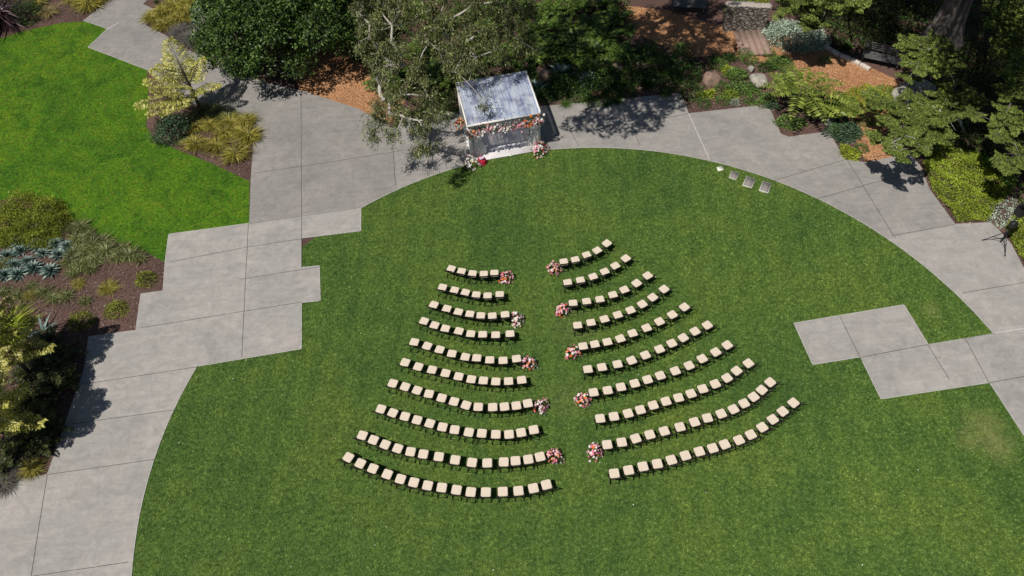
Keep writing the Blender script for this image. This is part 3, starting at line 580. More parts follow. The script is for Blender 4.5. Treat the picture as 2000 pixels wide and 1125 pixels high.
def tree(name,label,cat,base,clumps,kind,ml,mb_,r0=.16,fork=None,leaf=(.13,.06),dens=500,group=None,twigs=0,seedk=1,wig=.12,tmin=.014,leaders=None):
    """trunk and limbs grown to every leaf clump; clumps are (x,y,z,r)"""
    base=Vector(base); t=thing(name,label,cat,tuple(base),0,group)
    cl=[(Vector(c[:3])-base,c[3]) for c in clumps]
    mean=sum((c for c,_ in cl),Vector())/len(cl)
    if fork is None: fork=Vector((mean.x*.35,mean.y*.35,mean.z*.45))
    else: fork=Vector(fork)-base
    nodes=[(Vector((0,0,-.05)),-1)]; k=6
    for i in range(1,k+1):
        q=i/k; p=Vector((fork.x*q**1.5,fork.y*q**1.5,fork.z*q))+Vector((random.gauss(0,wig*.4),random.gauss(0,wig*.4),0))*(0<i<k); nodes.append((p,len(nodes)-1))
    dist=[0]
    for p,j in nodes[1:]: dist.append(dist[j]+(p-nodes[j][0]).length)
    ends=[]
    for c,r in sorted(cl,key=lambda q:(q[0]-fork).length):
        best=min(range(2,len(nodes)),key=lambda i:(nodes[i][0]-c).length+.25*dist[i]+(2.5 if nodes[i][0].z>c.z+1.0 and kind!='drop' else 0))
        a=nodes[best][0]; L=(c-a).length; ns=max(2,int(L/.55)); j=best
        side=Vector((random.gauss(0,1),random.gauss(0,1),random.gauss(.4,.5)))*L*.09
        for s in range(1,ns+1):
            q=s/ns; p=a.lerp(c,q)+side*math.sin(math.pi*q)+Vector((random.gauss(0,1),random.gauss(0,1),random.gauss(0,1)))*wig*.45*(q<1)
            nodes.append((p,j)); dist.append(dist[j]+(p-nodes[j][0]).length); j=len(nodes)-1
        ends.append((j,min(1.3,(r/.85)**2)))
    wgt=[0.]*len(nodes)
    for e,wv in ends: wgt[e]+=wv
    for i in range(len(nodes)-1,0,-1): wgt[nodes[i][1]]+=wgt[i]
    tot=max(wgt[0],1); rad=[max(tmin,r0*(x/tot)**.47) for x in wgt]
    kids={}
    for i in range(1,len(nodes)): kids.setdefault(nodes[i][1],[]).append(i)
    tr=MB(); lm=MB(); nt=0;nl=0
    def chain(i):
        path=[i]
        while kids.get(path[-1]): path.append(max(kids[path[-1]],key=lambda q:wgt[q]))
        return path
    stack=[(0,None)]
    while stack:
        s,par=stack.pop(); path=chain(s)
        P=[nodes[q][0] for q in path]; Rr=[rad[q] for q in path]
        if par is not None: P=[nodes[par][0]]+P; Rr=[min(rad[par]*.8,Rr[0]*1.2)]+Rr
        else: Rr[0]*=1.45; Rr[1]*=1.12
        if len(P)>1: (tr if par is None else lm).tube(P,Rr,8 if par is None else 6)
        for q in path:
            for ch in kids.get(q,[]):
                if ch not in path: stack.append((ch,q))
    tr.build('trunk',mb_,t,True)
    cm=MB(); L0,W0=leaf
    for c,r in cl:
        c=np.array(c); n=int(dens*r*r)
        if kind=='broad':
            d=shell(n,-.55); kk=lump(d,int(r*1e4)%997+seedk,.34,2.8); P=c+d*np.array((r,r,r*.8))*(kk*U(.55,1.05,len(d))**.5)[:,None]
            leafmb(cm,P,d*.8+N3(len(d),.7),d+np.array((0,0,.5))+N3(len(d),.4),U(L0*.6,L0*1.3,len(d)),U(W0*.7,W0*1.2,len(d)))
        elif kind=='drop':
            nsp=int(9*r*r)+4
            for _ in range(nsp):
                d=rng.normal(size=3); d/=np.linalg.norm(d); o=c+d*r*random.uniform(.2,1.)
                nn=max(6,int(n/nsp)); s=random.uniform(.07,.19); P=o+N3(nn)*np.array((s,s,s*1.5))
                D=N3(nn,.55)+np.array((0,0,-.75))+d*.5; leafmb(cm,P,D,N3(nn),U(L0*.6,L0*1.3,nn),U(W0*.7,W0*1.2,nn))
                if random.random()<twigs:
                    mid=(c+o)/2+rng.normal(size=3)*.12; lm.tube([c,mid,o,o+d*.25+np.array((0,0,-.15))],[.014,.010,.007,.004],4,False)
        elif kind=='spray':
            ns=int(6*r)+4; a0=random.uniform(0,6.28)
            for q in range(ns):
                az=a0+q*6.283/ns+random.gauss(0,.3); bip(cm,cm,c-np.array((math.cos(az),math.sin(az),0))*r*.12+rng.normal(size=3)*np.array((.12,.12,.14))*r,az,random.uniform(.0,.4),r*random.uniform(.85,1.25),.12,.42,max(7,int(r*10)),(L0,W0),.09)
            if twigs:
                for _ in range(int(5*twigs)):
                    d=rng.normal(size=3)*np.array((1,1,.3)); d/=np.linalg.norm(d); lm.tube([c,c+d*r*.5+rng.normal(size=3)*.08,c+d*r*.95],[.012,.009,.005],4,False)
    lm.build('limbs',mb_,t); cm.build('crown',ml,t); return t
# ---------------- planting: materials ------------------------------------
L_=lambda *a:a
ML=dict(
 dusk=mleaf('foliage with shade painted in',[(0,(.012,.018,.005)),(.5,(.035,.045,.010)),(.9,(.08,.09,.022)),(1,(.15,.16,.04))],.12,.6),  # leaf colour darkened to paint in the shade under the crowns
 lom=mleaf('lomandra blades',[(0,(.05,.045,.008)),(.4,(.18,.165,.022)),(.8,(.36,.31,.05)),(1,(.56,.47,.16))],.25,.5),
 tan=mleaf('tan grass blades',[(0,(.14,.10,.03)),(.6,(.34,.26,.10)),(1,(.5,.4,.2))],.2,.6),
 grey=mleaf('grey-brown dry grass',[(0,(.05,.045,.04)),(.6,(.12,.11,.095)),(1,(.22,.2,.17))],.1,.7),
 red=mleaf('dark red flax',[(0,(.012,.006,.007)),(.6,(.035,.014,.016)),(.92,(.09,.05,.05)),(1,(.45,.33,.33))],.05,.3,.6),
 silver=mleaf('silver felted leaves',[(0,(.18,.24,.17)),(.5,(.34,.42,.32)),(1,(.55,.62,.50))],.1,.7),
 agave=mleaf('blue-grey agave',[(0,(.045,.085,.07)),(.55,(.13,.20,.17)),(.9,(.26,.34,.29)),(1,(.42,.48,.40))],.03,.45,.5,.4,.1),
 strap=mleaf('dull green straps',[(0,(.035,.045,.010)),(.6,(.10,.12,.03)),(.9,(.22,.22,.08)),(1,(.38,.36,.18))],.15,.5),
 yel=mleaf('yellow-green shrub',[(0,(.06,.08,.007)),(.5,(.21,.25,.022)),(1,(.38,.41,.05))],.2,.6),
 lime=mleaf('lime ground cover',[(0,(.07,.11,.007)),(.5,(.23,.31,.022)),(1,(.44,.50,.06))],.25,.6),
 bright=mleaf('bright lime fronds',[(0,(.16,.22,.01)),(.5,(.36,.42,.03)),(1,(.5,.55,.07))],.3,.6),
 gold=mleaf('pale golden leaves',[(0,(.20,.21,.025)),(.4,(.44,.43,.08)),(.8,(.62,.58,.18)),(1,(.74,.67,.32))],.28,.5,.3,.9,.3),
 dark=mleaf('dark glossy leaves',[(0,(.008,.020,.006)),(.5,(.045,.085,.014)),(.88,(.095,.165,.028)),(1,(.15,.23,.055))],.15,.5,.3,.7,.45),
 mid=mleaf('mid green leaves',[(0,(.015,.035,.008)),(.5,(.05,.10,.018)),(1,(.12,.20,.04))],.2,.5),
 blue=mleaf('bluish green leaves',[(0,(.015,.04,.02)),(.5,(.05,.11,.05)),(.9,(.11,.18,.09)),(1,(.24,.30,.20))],.12,.5),
 fern=mleaf('fern fronds',[(0,(.05,.08,.010)),(.5,(.155,.20,.028)),(1,(.29,.34,.06))],.2,.5,.4,1.,.3),
 dfern=mleaf('deep green fronds',[(0,(.02,.04,.006)),(.5,(.06,.105,.014)),(1,(.14,.21,.03))],.22,.5,.3,1.,.3),
 euc=mleaf('olive eucalypt leaves',[(0,(.035,.048,.014)),(.5,(.13,.155,.045)),(.85,(.25,.265,.09)),(1,(.42,.41,.24))],.2,.5,.4,2.0,.55),
 cyp=mleaf('cypress sprays',[(0,(.03,.048,.009)),(.5,(.10,.14,.024)),(1,(.22,.27,.055))],.12,.65,.2,1.2,.3))
def mbark(name,a,b,sc_=(14,14,2.2)):
    m,n,bs=newmat(name); tc=n.nodes.new('ShaderNodeTexCoord'); mp=n.nodes.new('ShaderNodeMapping'); mp.inputs['Scale'].default_value=sc_; n.links.new(tc.outputs['Object'],mp.inputs[0])
    f=noise(n,1.,6,.7,vec=mp.outputs[0],dist=.4); n.links.new(ramp(n,f,[(.3,a),(.7,b)]),bs.inputs['Base Color']); bs.inputs['Roughness'].default_value=.9; bs.inputs['Specular IOR Level'].default_value=.1
    bump(n,bs,f,.8,.05); return m
B_pale=mbark('pale peeling bark',(.24,.215,.185),(.54,.50,.44)); B_brn=mbark('brown bark',(.03,.022,.016),(.11,.085,.065)); B_cyp=mbark('furrowed grey bark',(.05,.042,.036),(.20,.17,.15),(5,5,.7))
def fernb(mat,n,L,pl,pw,h=.25,el=(.45,1.1),droop=.5,npin=20):
    def f():
        m=MB();r=MB()
        for i in range(n): frond(m,m,(0,0,h),i*2.39996+random.gauss(0,.15),random.uniform(*el),L*random.uniform(.8,1.1),droop,npin,pl,pw,.35,.12,.012)
        return m.build('plant',mat)
    return f
# ---------------- planting: repeated small plants ------------------------
def place(proto,first,px,py,s=1.,z=0.,sz=None):
    o=proto if first else proto.copy()
    if not first:
        C.objects.link(o)
        for ch in proto.children: c=ch.copy(); C.objects.link(c); c.parent=o
    p=at(px,py,z); o.location=(p.x,p.y,z if z<.2 else 0); o.rotation_euler=(0,0,random.uniform(0,6.28)); o.scale=(s,s,sz or s*random.uniform(.9,1.1)); return o
def row(build,name,spots,labelf,cat,group):
    sp_=sorted(spots,key=lambda q:q[0]); proto=build(); proto.name=name
    for i,q in enumerate(sp_): tag(place(proto,i==0,*q),labelf(i,len(sp_)),cat,group)
def b_tuft(mat,r,h,n,wd,**k):
    def f(): m=MB(); blades(m,n,r,h,wd,**k); return m.build('plant',mat)
    return f
def b_ros(mat,n,r,wd,**k):
    def f(): m=MB(); rosette(m,n,r,wd,**k); return m.build('plant',mat)
    return f
def b_mound(mat,n,rx,ry,h,L,Wd,**k):
    def f(): m=MB(); mound(m,n,rx,ry,h,L,Wd,**k); return m.build('plant',mat)
    return f
fromleft=lambda what,where:(lambda i,n: f'{what}, {ORD[i]} from the left {where}' if n>1 else f'{what} {where}')
# bed between side lawn and paving
row(b_tuft(ML['lom'],.62,.55,420,.034,base=.1),'grass_tuft',[(383,284,1.),(386,250,.85),(412,246,.9),(424,288,1.05),(440,262,.95),(462,306,1.15),(452,243,1.),(481,240,1.),(487,270,1.12),(472,262,.9)],fromleft('yellow-green grass tuft','in the bed beside the side lawn'),'grass tuft','yellow-green grass tufts in the bed by the side lawn')
row(b_tuft(ML['strap'],.6,.5,420,.025,base=.12),'grass_tuft',[(395,222,1.1),(420,222,1.1),(445,232,1.),(373,240,1.)],fromleft('shaded grass tuft','beneath the golden tree'),'grass tuft','shaded grass tufts beneath the golden tree')
def single(b,name,label,cat,*a,group=None,**k): o=b(); o.name=name; place(o,True,*a,**k); return tag(o,label,cat,group)
def shrub(name,label,px,py,rx,ry,h,mat,n=2600,L=.09,Wd=.045,seed=0,amp=.22,group=None,rz=0,stem=True):
    p=at(px,py,h*.45); t=thing(name,label,'shrub',(p.x,p.y,0),rz,group); m=MB(); mound(m,n,rx,ry,h,L,Wd,seed=seed,amp=amp,inner=.6); m.build('foliage',mat,t)
    s=MB()
    for k in range(7): a=k*.9; s.tube([(0,0,0),(rx*.25*math.cos(a),ry*.25*math.sin(a),h*.4),(rx*.6*math.cos(a),ry*.6*math.sin(a),h*.72)],[.03,.02,.01],5,False)
    s.build('stems',B_brn,t); return t
shrub('shrub','rounded bluish-green shrub at the foot of the golden tree, beside the side lawn',331,247,1.05,.95,1.3,ML['blue'],4200,.11,.05,3)
row(b_tuft(ML['strap'],.3,.3,90,.03),'strappy_plant',[(352,282,1.),(366,276,.9)],fromleft('small dull strappy plant','between the bluish shrub and the grass tufts'),'plant','small plants beside the bluish shrub')
# top-left bed
row(b_tuft(ML['lom'],.85,.8,520,.042,base=.12),'grass_tuft',[(72,8,.8),(12.,22,1.15),(176,12,1.05),(150,0,.9),(205,-8,1.)],fromleft('big golden grass tuft','along the top of the side lawn'),'grass tuft','golden grass tufts above the side lawn')
single(b_tuft(ML['tan'],.7,.5,600,.02,base=.12),'grass_tuft','tan dry grass tuft between the dark bush and the golden tufts','grass tuft',96,27)
shrub('shrub','dark green bush between the dark red flax and the tan grass',48,22,1.0,1.0,1.1,ML['mid'],2600,.12,.04,9)
single(b_tuft(ML['red'],1.7,1.7,520,.075,base=.2,el=(.35,1.5)),'flax_plant','large dark red flax with long strap leaves in the top left corner','flax',8,42)
single(b_tuft(ML['red'],1.4,1.4,300,.07,base=.2,el=(.35,1.5)),'flax_plant','second dark red flax behind, cut by the left edge','flax',-18,5)
row(b_tuft(ML['lom'],.8,.7,480,.04,base=.12),'grass_tuft',[(300,38,.85),(322,52,.85),(322,28,1.),(343,18,1.05),(368,26,1.1),(352,40,1.),(384,12,1.),(356,2,1.),(395,-4,1.)],fromleft('olive-yellow grass tuft','in the bed above the dark paving'),'grass tuft','olive-yellow grass tufts above the dark paving')
row(b_tuft(ML['grey'],.75,.7,900,.02,base=.2),'dry_grass',[(355,66,1.),(375,80,1.1),(392,66,1.),(402,88,.8)],fromleft('grey-brown dry grass clump','beside the big dark tree'),'grass tuft','grey-brown grass clumps by the big dark tree')
shrub('shrub','whitish silver shrub at the top, left of the big dark tree',395,26,.85,.8,1.0,ML['silver'],1700,.12,.06,4)
shrub('shrub','upper whitish silver shrub cut by the top edge',408,2,.9,.8,1.0,ML['silver'],1500,.12,.06,5)
single(b_ros(ML['mid'],22,.3,.07),'small_plant','small pale green rosette on the mulch near the top paving corner','plant',306,6)
# left bed
for i,(x,y,rx,ry,h) in enumerate(((35,402,1.0,.9,.8),(92,408,1.0,.85,.75),(12,432,1.1,.9,.8),(62,438,1.2,1.0,.85),(108,432,.8,.75,.6),(22,460,.9,.7,.6),(78,462,1.,.7,.6))):
    shrub('low_shrub',f'{["smallest upper","upper right","far left","largest middle","right-hand","lower left","lower right"][i]} yellow-green mound of the shrub mass beside the side lawn',x,y,rx,ry,h,ML['yel'],5200,.085,.038,i,.25,'yellow-green shrub mounds by the side lawn')
row(b_ros(ML['agave'],58,.52,.085,el=(.1,1.35)),'agave',[(37,476,1.),(72,481,1.),(109,478,.95),(132,483,1.),(41,492,.9),(15,502,1.05),(84,497,.85),(115,500,1.),(54,512,.85),(27,520,1.),(66,527,1.1),(100,532,1.15),(35,538,1.1),(10,539,1.),(-8,515,1.)],fromleft('blue-grey agave rosette','in the left bed'),'agave','blue-grey agaves in the left bed')
row(b_tuft(ML['strap'],.5,.45,210,.034,base=.12,el=(.55,1.5)),'strappy_plant',[(140,448,.9),(158,446,1.),(172,462,.9),(152,470,1.),(185,480,1.),(168,492,1.),(205,474,.95),(212,492,1.05),(235,490,1.),(232,505,.9),(257,500,1.),(275,506,.8),(150,496,1.),(140,514,1.),(160,520,1.05),(190,508,1.),(180,526,.8),(145,535,.8),(12.,520,.9)],fromleft('green strappy clump','in the swath between agaves and side lawn'),'plant','green strappy clumps in the left bed')
row(b_tuft(ML['lom'],.42,.36,600,.016,base=.14,el=(.4,1.5)),'grass_tuft',[(155,556,.75),(213,564,1.0),(60,578,.7)],fromleft('small yellow-green tuft','on the brown mulch of the left bed'),'grass tuft','small tufts on the left mulch bed')
for i,(x,y,r) in enumerate(((282,541,.55),(225,602,.55),(155,624,.62))):
    shrub('low_shrub',f'{["upper right","middle","lower left"][i]} of three small olive round shrubs on the left mulch',x,y,r,r*.9,.42,ML['yel'],1500,.07,.03,20+i,.2,'small round shrubs on the left mulch')
row(b_tuft(ML['strap'],.42,.3,130,.024,base=.12,el=(.3,1.3)),'strappy_plant',[(8,572,1.),(35,578,1.),(85,572,1.1),(105,582,1.1),(130,580,1.1),(168,590,.9),(45,600,.7),(62,560,.8)],fromleft('sparse dull green clump','scattered on the left mulch'),'plant','sparse clumps scattered on the left mulch')
single(b_tuft(ML['agave'],.75,.6,26,.09,el=(.5,1.2),k=4),'spiky_plant','spiky plant with a few broad pale leaves beside the left golden tree','plant',85,650)
single(b_tuft(ML['bright'],1.2,.9,420,.05,base=.2),'yellow_fern','bright yellow-green arching clump at the left edge above the golden trees','plant',18,652)
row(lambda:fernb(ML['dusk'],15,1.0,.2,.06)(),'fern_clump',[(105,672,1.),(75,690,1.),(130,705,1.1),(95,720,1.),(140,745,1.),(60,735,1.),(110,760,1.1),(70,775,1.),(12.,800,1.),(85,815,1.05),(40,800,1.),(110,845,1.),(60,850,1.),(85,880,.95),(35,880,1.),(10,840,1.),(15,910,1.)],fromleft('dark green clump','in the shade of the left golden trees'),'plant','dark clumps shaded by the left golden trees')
single(b_tuft(ML['lom'],.5,.4,500,.018,base=.12),'grass_tuft','yellow grass tuft at the lower corner of the left bed','grass tuft',64,918)
single(b_tuft(ML['grey'],.6,.45,700,.016,base=.2),'dry_grass','dark grey-brown grass clump spilling onto the paving at the left edge','grass tuft',10,948)
# golden trees: leader and arching plumes of paired leaves
def bip(c,r,o,az,el,L,droop,w=.5,n=15,lf=(.20,.07),gap=.1):
    """a plume: one axis, side twigs in two ranks, each with paired leaves"""
    t=np.linspace(0,1,12); o=np.array(o,float); hr=L*(np.cos(el)*t); z=L*(np.sin(el)*t-droop*t*t)
    C0=o+np.stack([np.cos(az)*hr,np.sin(az)*hr,z],1); r.tube(C0,np.linspace(.018 if L<1.6 else .022,.005,12),5,False)
    for i in range(n):
        q=.14+.84*i/(n-1)
        p=np.array([np.interp(q,t,C0[:,k]) for k in range(3)]); ln=L*w*(1.08-q)**.8*min(1,.45+q*2)+.1
        for s in(-1,1):
            frond(c,r,p,az+s*random.uniform(.85,1.15),min(el*.35,.5)+random.gauss(0,.07),ln*random.uniform(.85,1.1),.2,max(5,int(ln/gap)),lf[0],lf[1],.8,.1,.007,1,.12,.45)
    frond(c,r,C0[-2],az,el*.7,.3,.1,8,lf[0]*.8,lf[1]*.8,.8,.1,.006,1,.12,.3)
def golden(label,px,py,h,plumes,group=None):
    b=at(px,py,0); t=thing('golden_tree',label,'tree',(b.x,b.y,0),0,group)
    s=MB(); s.tube([(0,0,-.05),(.06,.02,h*.3),(-.02,.05,h*.62),(0,0,h*.8)],[.10,.08,.05,.02],8); s.build('trunk',B_brn,t,True)
    c=MB(); r=MB()
    for az,z,el,L,w in plumes: bip(c,r,(0,0,z),az,el,L,.18,w,max(9,int(L*6.6)))
    r.build('branches',B_brn,t); c.build('foliage',ML['gold'],t); return t
golden('pale golden-leaved tree with layered plumes, standing between the side lawn and dark paving',396,226,4.6,[(2.0,1.9,1.2,3.2,.42),(1.0,2.0,.7,1.9,.42),(3.0,2.1,.7,2.2,.42),(4.4,2.1,.8,1.6,.42),(2.3,2.0,.75,2.3,.40),(3.6,1.8,.6,2.2,.4),(3.5,1.5,.3,3.1,.34),(3.75,1.4,.25,2.7,.32),(3.1,1.9,.45,2.5,.38),(2.7,2.1,.7,2.1,.42),(.9,2.1,.8,1.6,.38),(.1,1.7,.3,1.6,.36),(1.6,2.0,.6,1.8,.4),(3.9,1.4,.2,2.1,.3),(4.7,1.6,.5,1.2,.4),(5.6,1.8,.5,1.2,.4)])
rr0=random.Random(11)
PL=lambda n,z0,z1,L:[(i*2.4+rr0.uniform(-.2,.2),z0+(z1-z0)*i/n,.25+.9*i/n+rr0.uniform(-.1,.1),L*rr0.uniform(.85,1.1)*(1-.25*i/n)*(.8 if math.cos(i*2.4)>.45 else 1),.40) for i in range(n)]
golden('upper of two pale golden-leaved trees at the left edge',66,738,5.5,PL(30,2.1,4.5,2.25),'golden trees at the left edge')
golden('lower of two pale golden-leaved trees at the left edge',46,868,5.3,PL(30,2.0,4.4,2.25),'golden trees at the left edge')
# ---------------- planting behind the pavilion ---------------------------
def cl(*a): return [(*at(x,y,z),r) for x,y,z,r in a]
c0=at(548,62,2.6); dk=[]
for i in range(78):
    d=shell(1,-.35)[0] if i<62 else rng.normal(size=3)*.35
    dk.append((c0.x+d[0]*4.3,c0.y+2.0+d[1]*4.6,max(1.0,2.5+d[2]*2.6),random.uniform(.8,1.25)))
tree('broadleaf_tree','big dense dark green tree with a rounded crown left of the pavilion','tree',(c0.x,c0.y+1.5,0),dk,'broad',ML['dark'],B_brn,.3,(c0.x,c0.y+1.5,1.8),(.19,.10),1000)
tree('eucalypt_tree','sparse olive-leaved tree with white limbs leaning over the paving left of the pavilion','tree',at(772,150,0),cl((742,165,3.4,.7),(748,196,3.3,.7),(760,222,3.6,.85),(726,266,3.3,.5),(798,232,3.8,.8),(830,272,3.6,.75),(812,298,3.4,.4),(848,236,3.6,.8),(782,186,3.8,.8),(838,190,3.6,.8),(715,108,3.6,.7),(742,140,3.8,.9),(776,98,4.4,.9),(722,72,4.6,1.),(766,50,5.2,1.),(705,30,5.2,1.),(748,8,6,1.),(790,10,6.2,.9),(700,-20,6.5,1.),(770,262,3.4,.5),(742,240,3.4,.6)),'drop',ML['euc'],B_pale,.16,at(786,128,3.4),(.19,.042),1650,twigs=.6,wig=.14,tmin=.009)
tree('eucalypt_tree','sparse olive-leaved tree with pale forking limbs behind the pavilion roof','tree',at(900,140,0),cl((815,128,4.2,.9),(828,70,5,.9),(858,100,4.6,.95),(872,40,5.6,1.),(838,20,6,.95),(905,86,4.8,.95),(888,140,4.0,.8),(930,112,4.4,.9),(940,60,5.2,.95),(965,98,4.6,.9),(985,50,5.4,.95),(1020,82,4.8,.85),(925,10,6.2,1.),(975,5,6.2,1.),(1030,20,5.8,.9),(946,206,3.3,.42),(880,-20,7,1.)),'drop',ML['euc'],B_pale,.115,at(868,70,4.2),(.19,.042),1650,twigs=.6,wig=.14,tmin=.009)
# tall tree whose crown lies above the frame and shades the garden and paving
sx,sy=math.sin(AZ)/math.tan(EL),math.cos(AZ)/math.tan(EL)
def over(px,py,z,r): g=at(px,py,0); return (g.x-sx*z,g.y-sy*z,z,r*1.22)
tb=at(1155,-30,0)
tree('tall_tree','tall bare-limbed tree rising out of the top of the picture behind the ferns','tree',tb,[over(*a) for a in ((1150,238,11.6,.55),(1175,212,11.8,.8),(1222,238,11.6,.75),(1262,205,12,.95),(1290,188,12,.8),(1268,240,11.8,.5),(1120,243,11.5,.4),(1212,192,12,.7),(1185,255,11.6,.35),(1320,200,12,.5),
 (1240,165,12.4,1.),(1300,160,12.3,1.),(1180,160,12.2,.9),(1260,120,12.6,1.2),(1340,130,12.4,1.),(1230,70,13,1.2),(1290,45,13,1.2),(1350,60,13,1.2),(1390,90,12.6,1.),(1340,20,13.2,1.2),(1400,30,13,1.),(1130,120,12.8,1.1),(1100,160,12.4,.9),(1070,90,13,1.),(1180,40,13.2,1.2),(1280,95,12.8,1.),(1370,110,12.6,.8),(1140,60,13,1.))],'broad',ML['mid'],B_pale,.24,(tb.x+.3,tb.y-1.5,8.5),(.22,.11),900,wig=.2,tmin=.01)
row(fernb(ML['dfern'],16,1.35,.26,.075),'fern',[(772,150,1.),(745,172,.9),(866,168,1.05),(848,142,.9),(900,150,.9),(958,66,1.1),(925,96,1.),(990,120,1.1),(1012,96,1.),(1040,70,1.1),(1048,118,1.),(1078,98,1.1),(1092,62,1.1),(1110,120,1.),(1122,86,1.15),(1150,110,1.1),(1152,60,1.15),(1172,140,.95),(1182,84,1.15),(1200,46,1.1),(1212,112,1.),(1075,30,1.1),(1020,30,1.1),(975,20,1.1),(905,40,1.),(860,60,1.),(810,30,1.),(760,60,1.),(1130,25,1.1),(1180,15,1.1),(955,120,1.),(820,110,1.),(720,30,1.),(700,70,1.)],fromleft('green fern','in the thicket behind the pavilion'),'fern','ferns in the thicket behind the pavilion')
row(b_mound(ML['mid'],900,.7,.65,.6,.13,.06,amp=.3),'leafy_plant',[(868,200,.8),(878,225,.7),(830,222,.8),(1030,150,.8),(1070,190,.8),(1085,165,1.),(1110,175,1.),(1140,150,1.),(1128,190,.8),(1160,180,1.),(1182,165,1.),(1195,190,.7),(1160,205,.5),(1230,160,.9),(1225,185,.7),(1310,160,.9),(1345,150,1.),(1350,185,.9),(1330,120,1.),(1240,130,1.),(1290,130,.9),(1375,205,.5),(1265,105,.9)],fromleft('leafy green shrub','in the shaded bed right of the pavilion'),'shrub','leafy shrubs in the shaded bed')
row(b_tuft(ML['mid'],.6,.55,150,.04,base=.12),'strappy_plant',[(1105,205,.6),(1147,195,.8),(1208,168,.9),(1195,100,1.),(1225,60,1.),(1270,150,.8),(1300,185,.7),(1330,95,.9),(1185,205,.6),(1100,130,1.),(1425,115,.8),(1205,200,.6)],fromleft('long-leaved green clump','among the shrubs of the shaded bed'),'plant','long-leaved clumps in the shaded bed')
row(b_ros(ML['agave'],26,1.0,.20,el=(.2,1.3)),'agave',[(1047,178,.95),(1096,148,1.05),(1146,160,.9)],lambda i,n:['blue agave with broad leaves touching the pavilion roof\'s right edge','largest blue agave, right of the pointed brown stone behind the pavilion','blue agave deep in the shaded bed, rightmost of three'][i],'agave','broad blue agaves beside the pavilion')
row(b_ros(ML['mid'],34,.55,.09,el=(.2,1.3)),'rosette_plant',[(1185,112,.9),(1265,168,1.25),(1650,96,1.3),(1300,140,.8),(1395,118,.9)],lambda i,n:['pale green rosette above the shaded bed','large dark rosette at the paving edge right of the pavilion','','',''][i] or ['','','dark green rosette at the shaded bed\'s back, near the wood chips','green rosette beside the steps\' lower end','spiky dark rosette by the pale stone edging'][i],'plant','green rosettes in the garden')
row(b_ros(ML['bright'],20,.38,.08,el=(.2,1.3)),'rosette_plant',[(1188,190,.8),(1298,145,.8),(1318,155,.8),(1378,188,1.),(1390,182,.9)],fromleft('small yellow-green rosette','right of the pavilion'),'plant','small yellow-green rosettes right of the pavilion')
# ---------------- rocks --------------------------------------------------
def mrock(name,a,b):
    m,n,bs=newmat(name); tc=n.nodes.new('ShaderNodeTexCoord'); f=noise(n,3,7,.7,vec=tc.outputs['Object'],dist=.6); n.links.new(ramp(n,f,[(.3,a),(.55,b),(.75,[x*1.3 for x in b])]),bs.inputs['Base Color']); bs.inputs['Roughness'].default_value=.9; bump(n,bs,f,.7,.06); return m
R_br=mrock('brown boulder',(.10,.068,.05),(.24,.16,.12)); R_gr=mrock('grey boulder',(.10,.09,.075),(.32,.30,.25))
def rock(label,px,py,rx,ry,h,mat,seed,rz=0,z0=0,name='rock',group=None):
    bm=bmesh.new(); bmesh.ops.create_icosphere(bm,subdivisions=4,radius=1); r_=np.random.default_rng(seed); pl=[(unit(r_.normal(size=3)),r_.uniform(.62,.95)) for _ in range(15)]
    ph=r_.uniform(0,6,6)
    for v in bm.verts:
        d=np.array(v.co); k=min([1]+[o/max(1e-3,d@n_) for n_,o in pl if d@n_>.05]); k*=1+.025*math.sin(d[0]*9+ph[0])*math.sin(d[1]*8+ph[1])+.015*math.sin(d[2]*19+ph[2]+d[0]*13)
        v.co=Vector((d[0]*rx*k,d[1]*ry*k,d[2]*h*k+h*.35))
    p=at(px,py,h*.6); o=bmobj(name,bm,mat,None,(p.x,p.y,z0)); o.rotation_euler=(0,0,rz)
    for q in o.data.polygons: q.use_smooth=True
    return tag(o,label,'rock',group)
rock('round brown boulder in the shaded bed, nearest the paving notch',1391,152,.55,.62,.5,R_br,3)
rock('angular grey boulder beside the tree fern',1481,156,.5,.62,.55,R_gr,8,.5)
rock('small pale stone just above the angular grey boulder',1467,135,.2,.25,.25,R_gr,9)
rock('pointed brown stone between the two blue agaves behind the pavilion',1067,145,.42,.62,.5,R_br,12,.3)
rock('small reddish stone in the shaded bed behind the rosettes',1206,130,.35,.35,.3,R_br,14)
rock('orange-brown stone deep in the shaded bed',1253,128,.42,.4,.35,R_br,15)
rock('broad grey boulder half hidden under the cypress sprays',1768,184,1.1,.8,.5,R_gr,21,.6)
rock('smaller grey boulder beside the broad one under the cypress',1800,172,.8,.7,.5,R_gr,22,.2)
rock('dark boulder poking from the cypress foliage by the lower wood chips',1762,254,.4,.35,.35,R_gr,23)
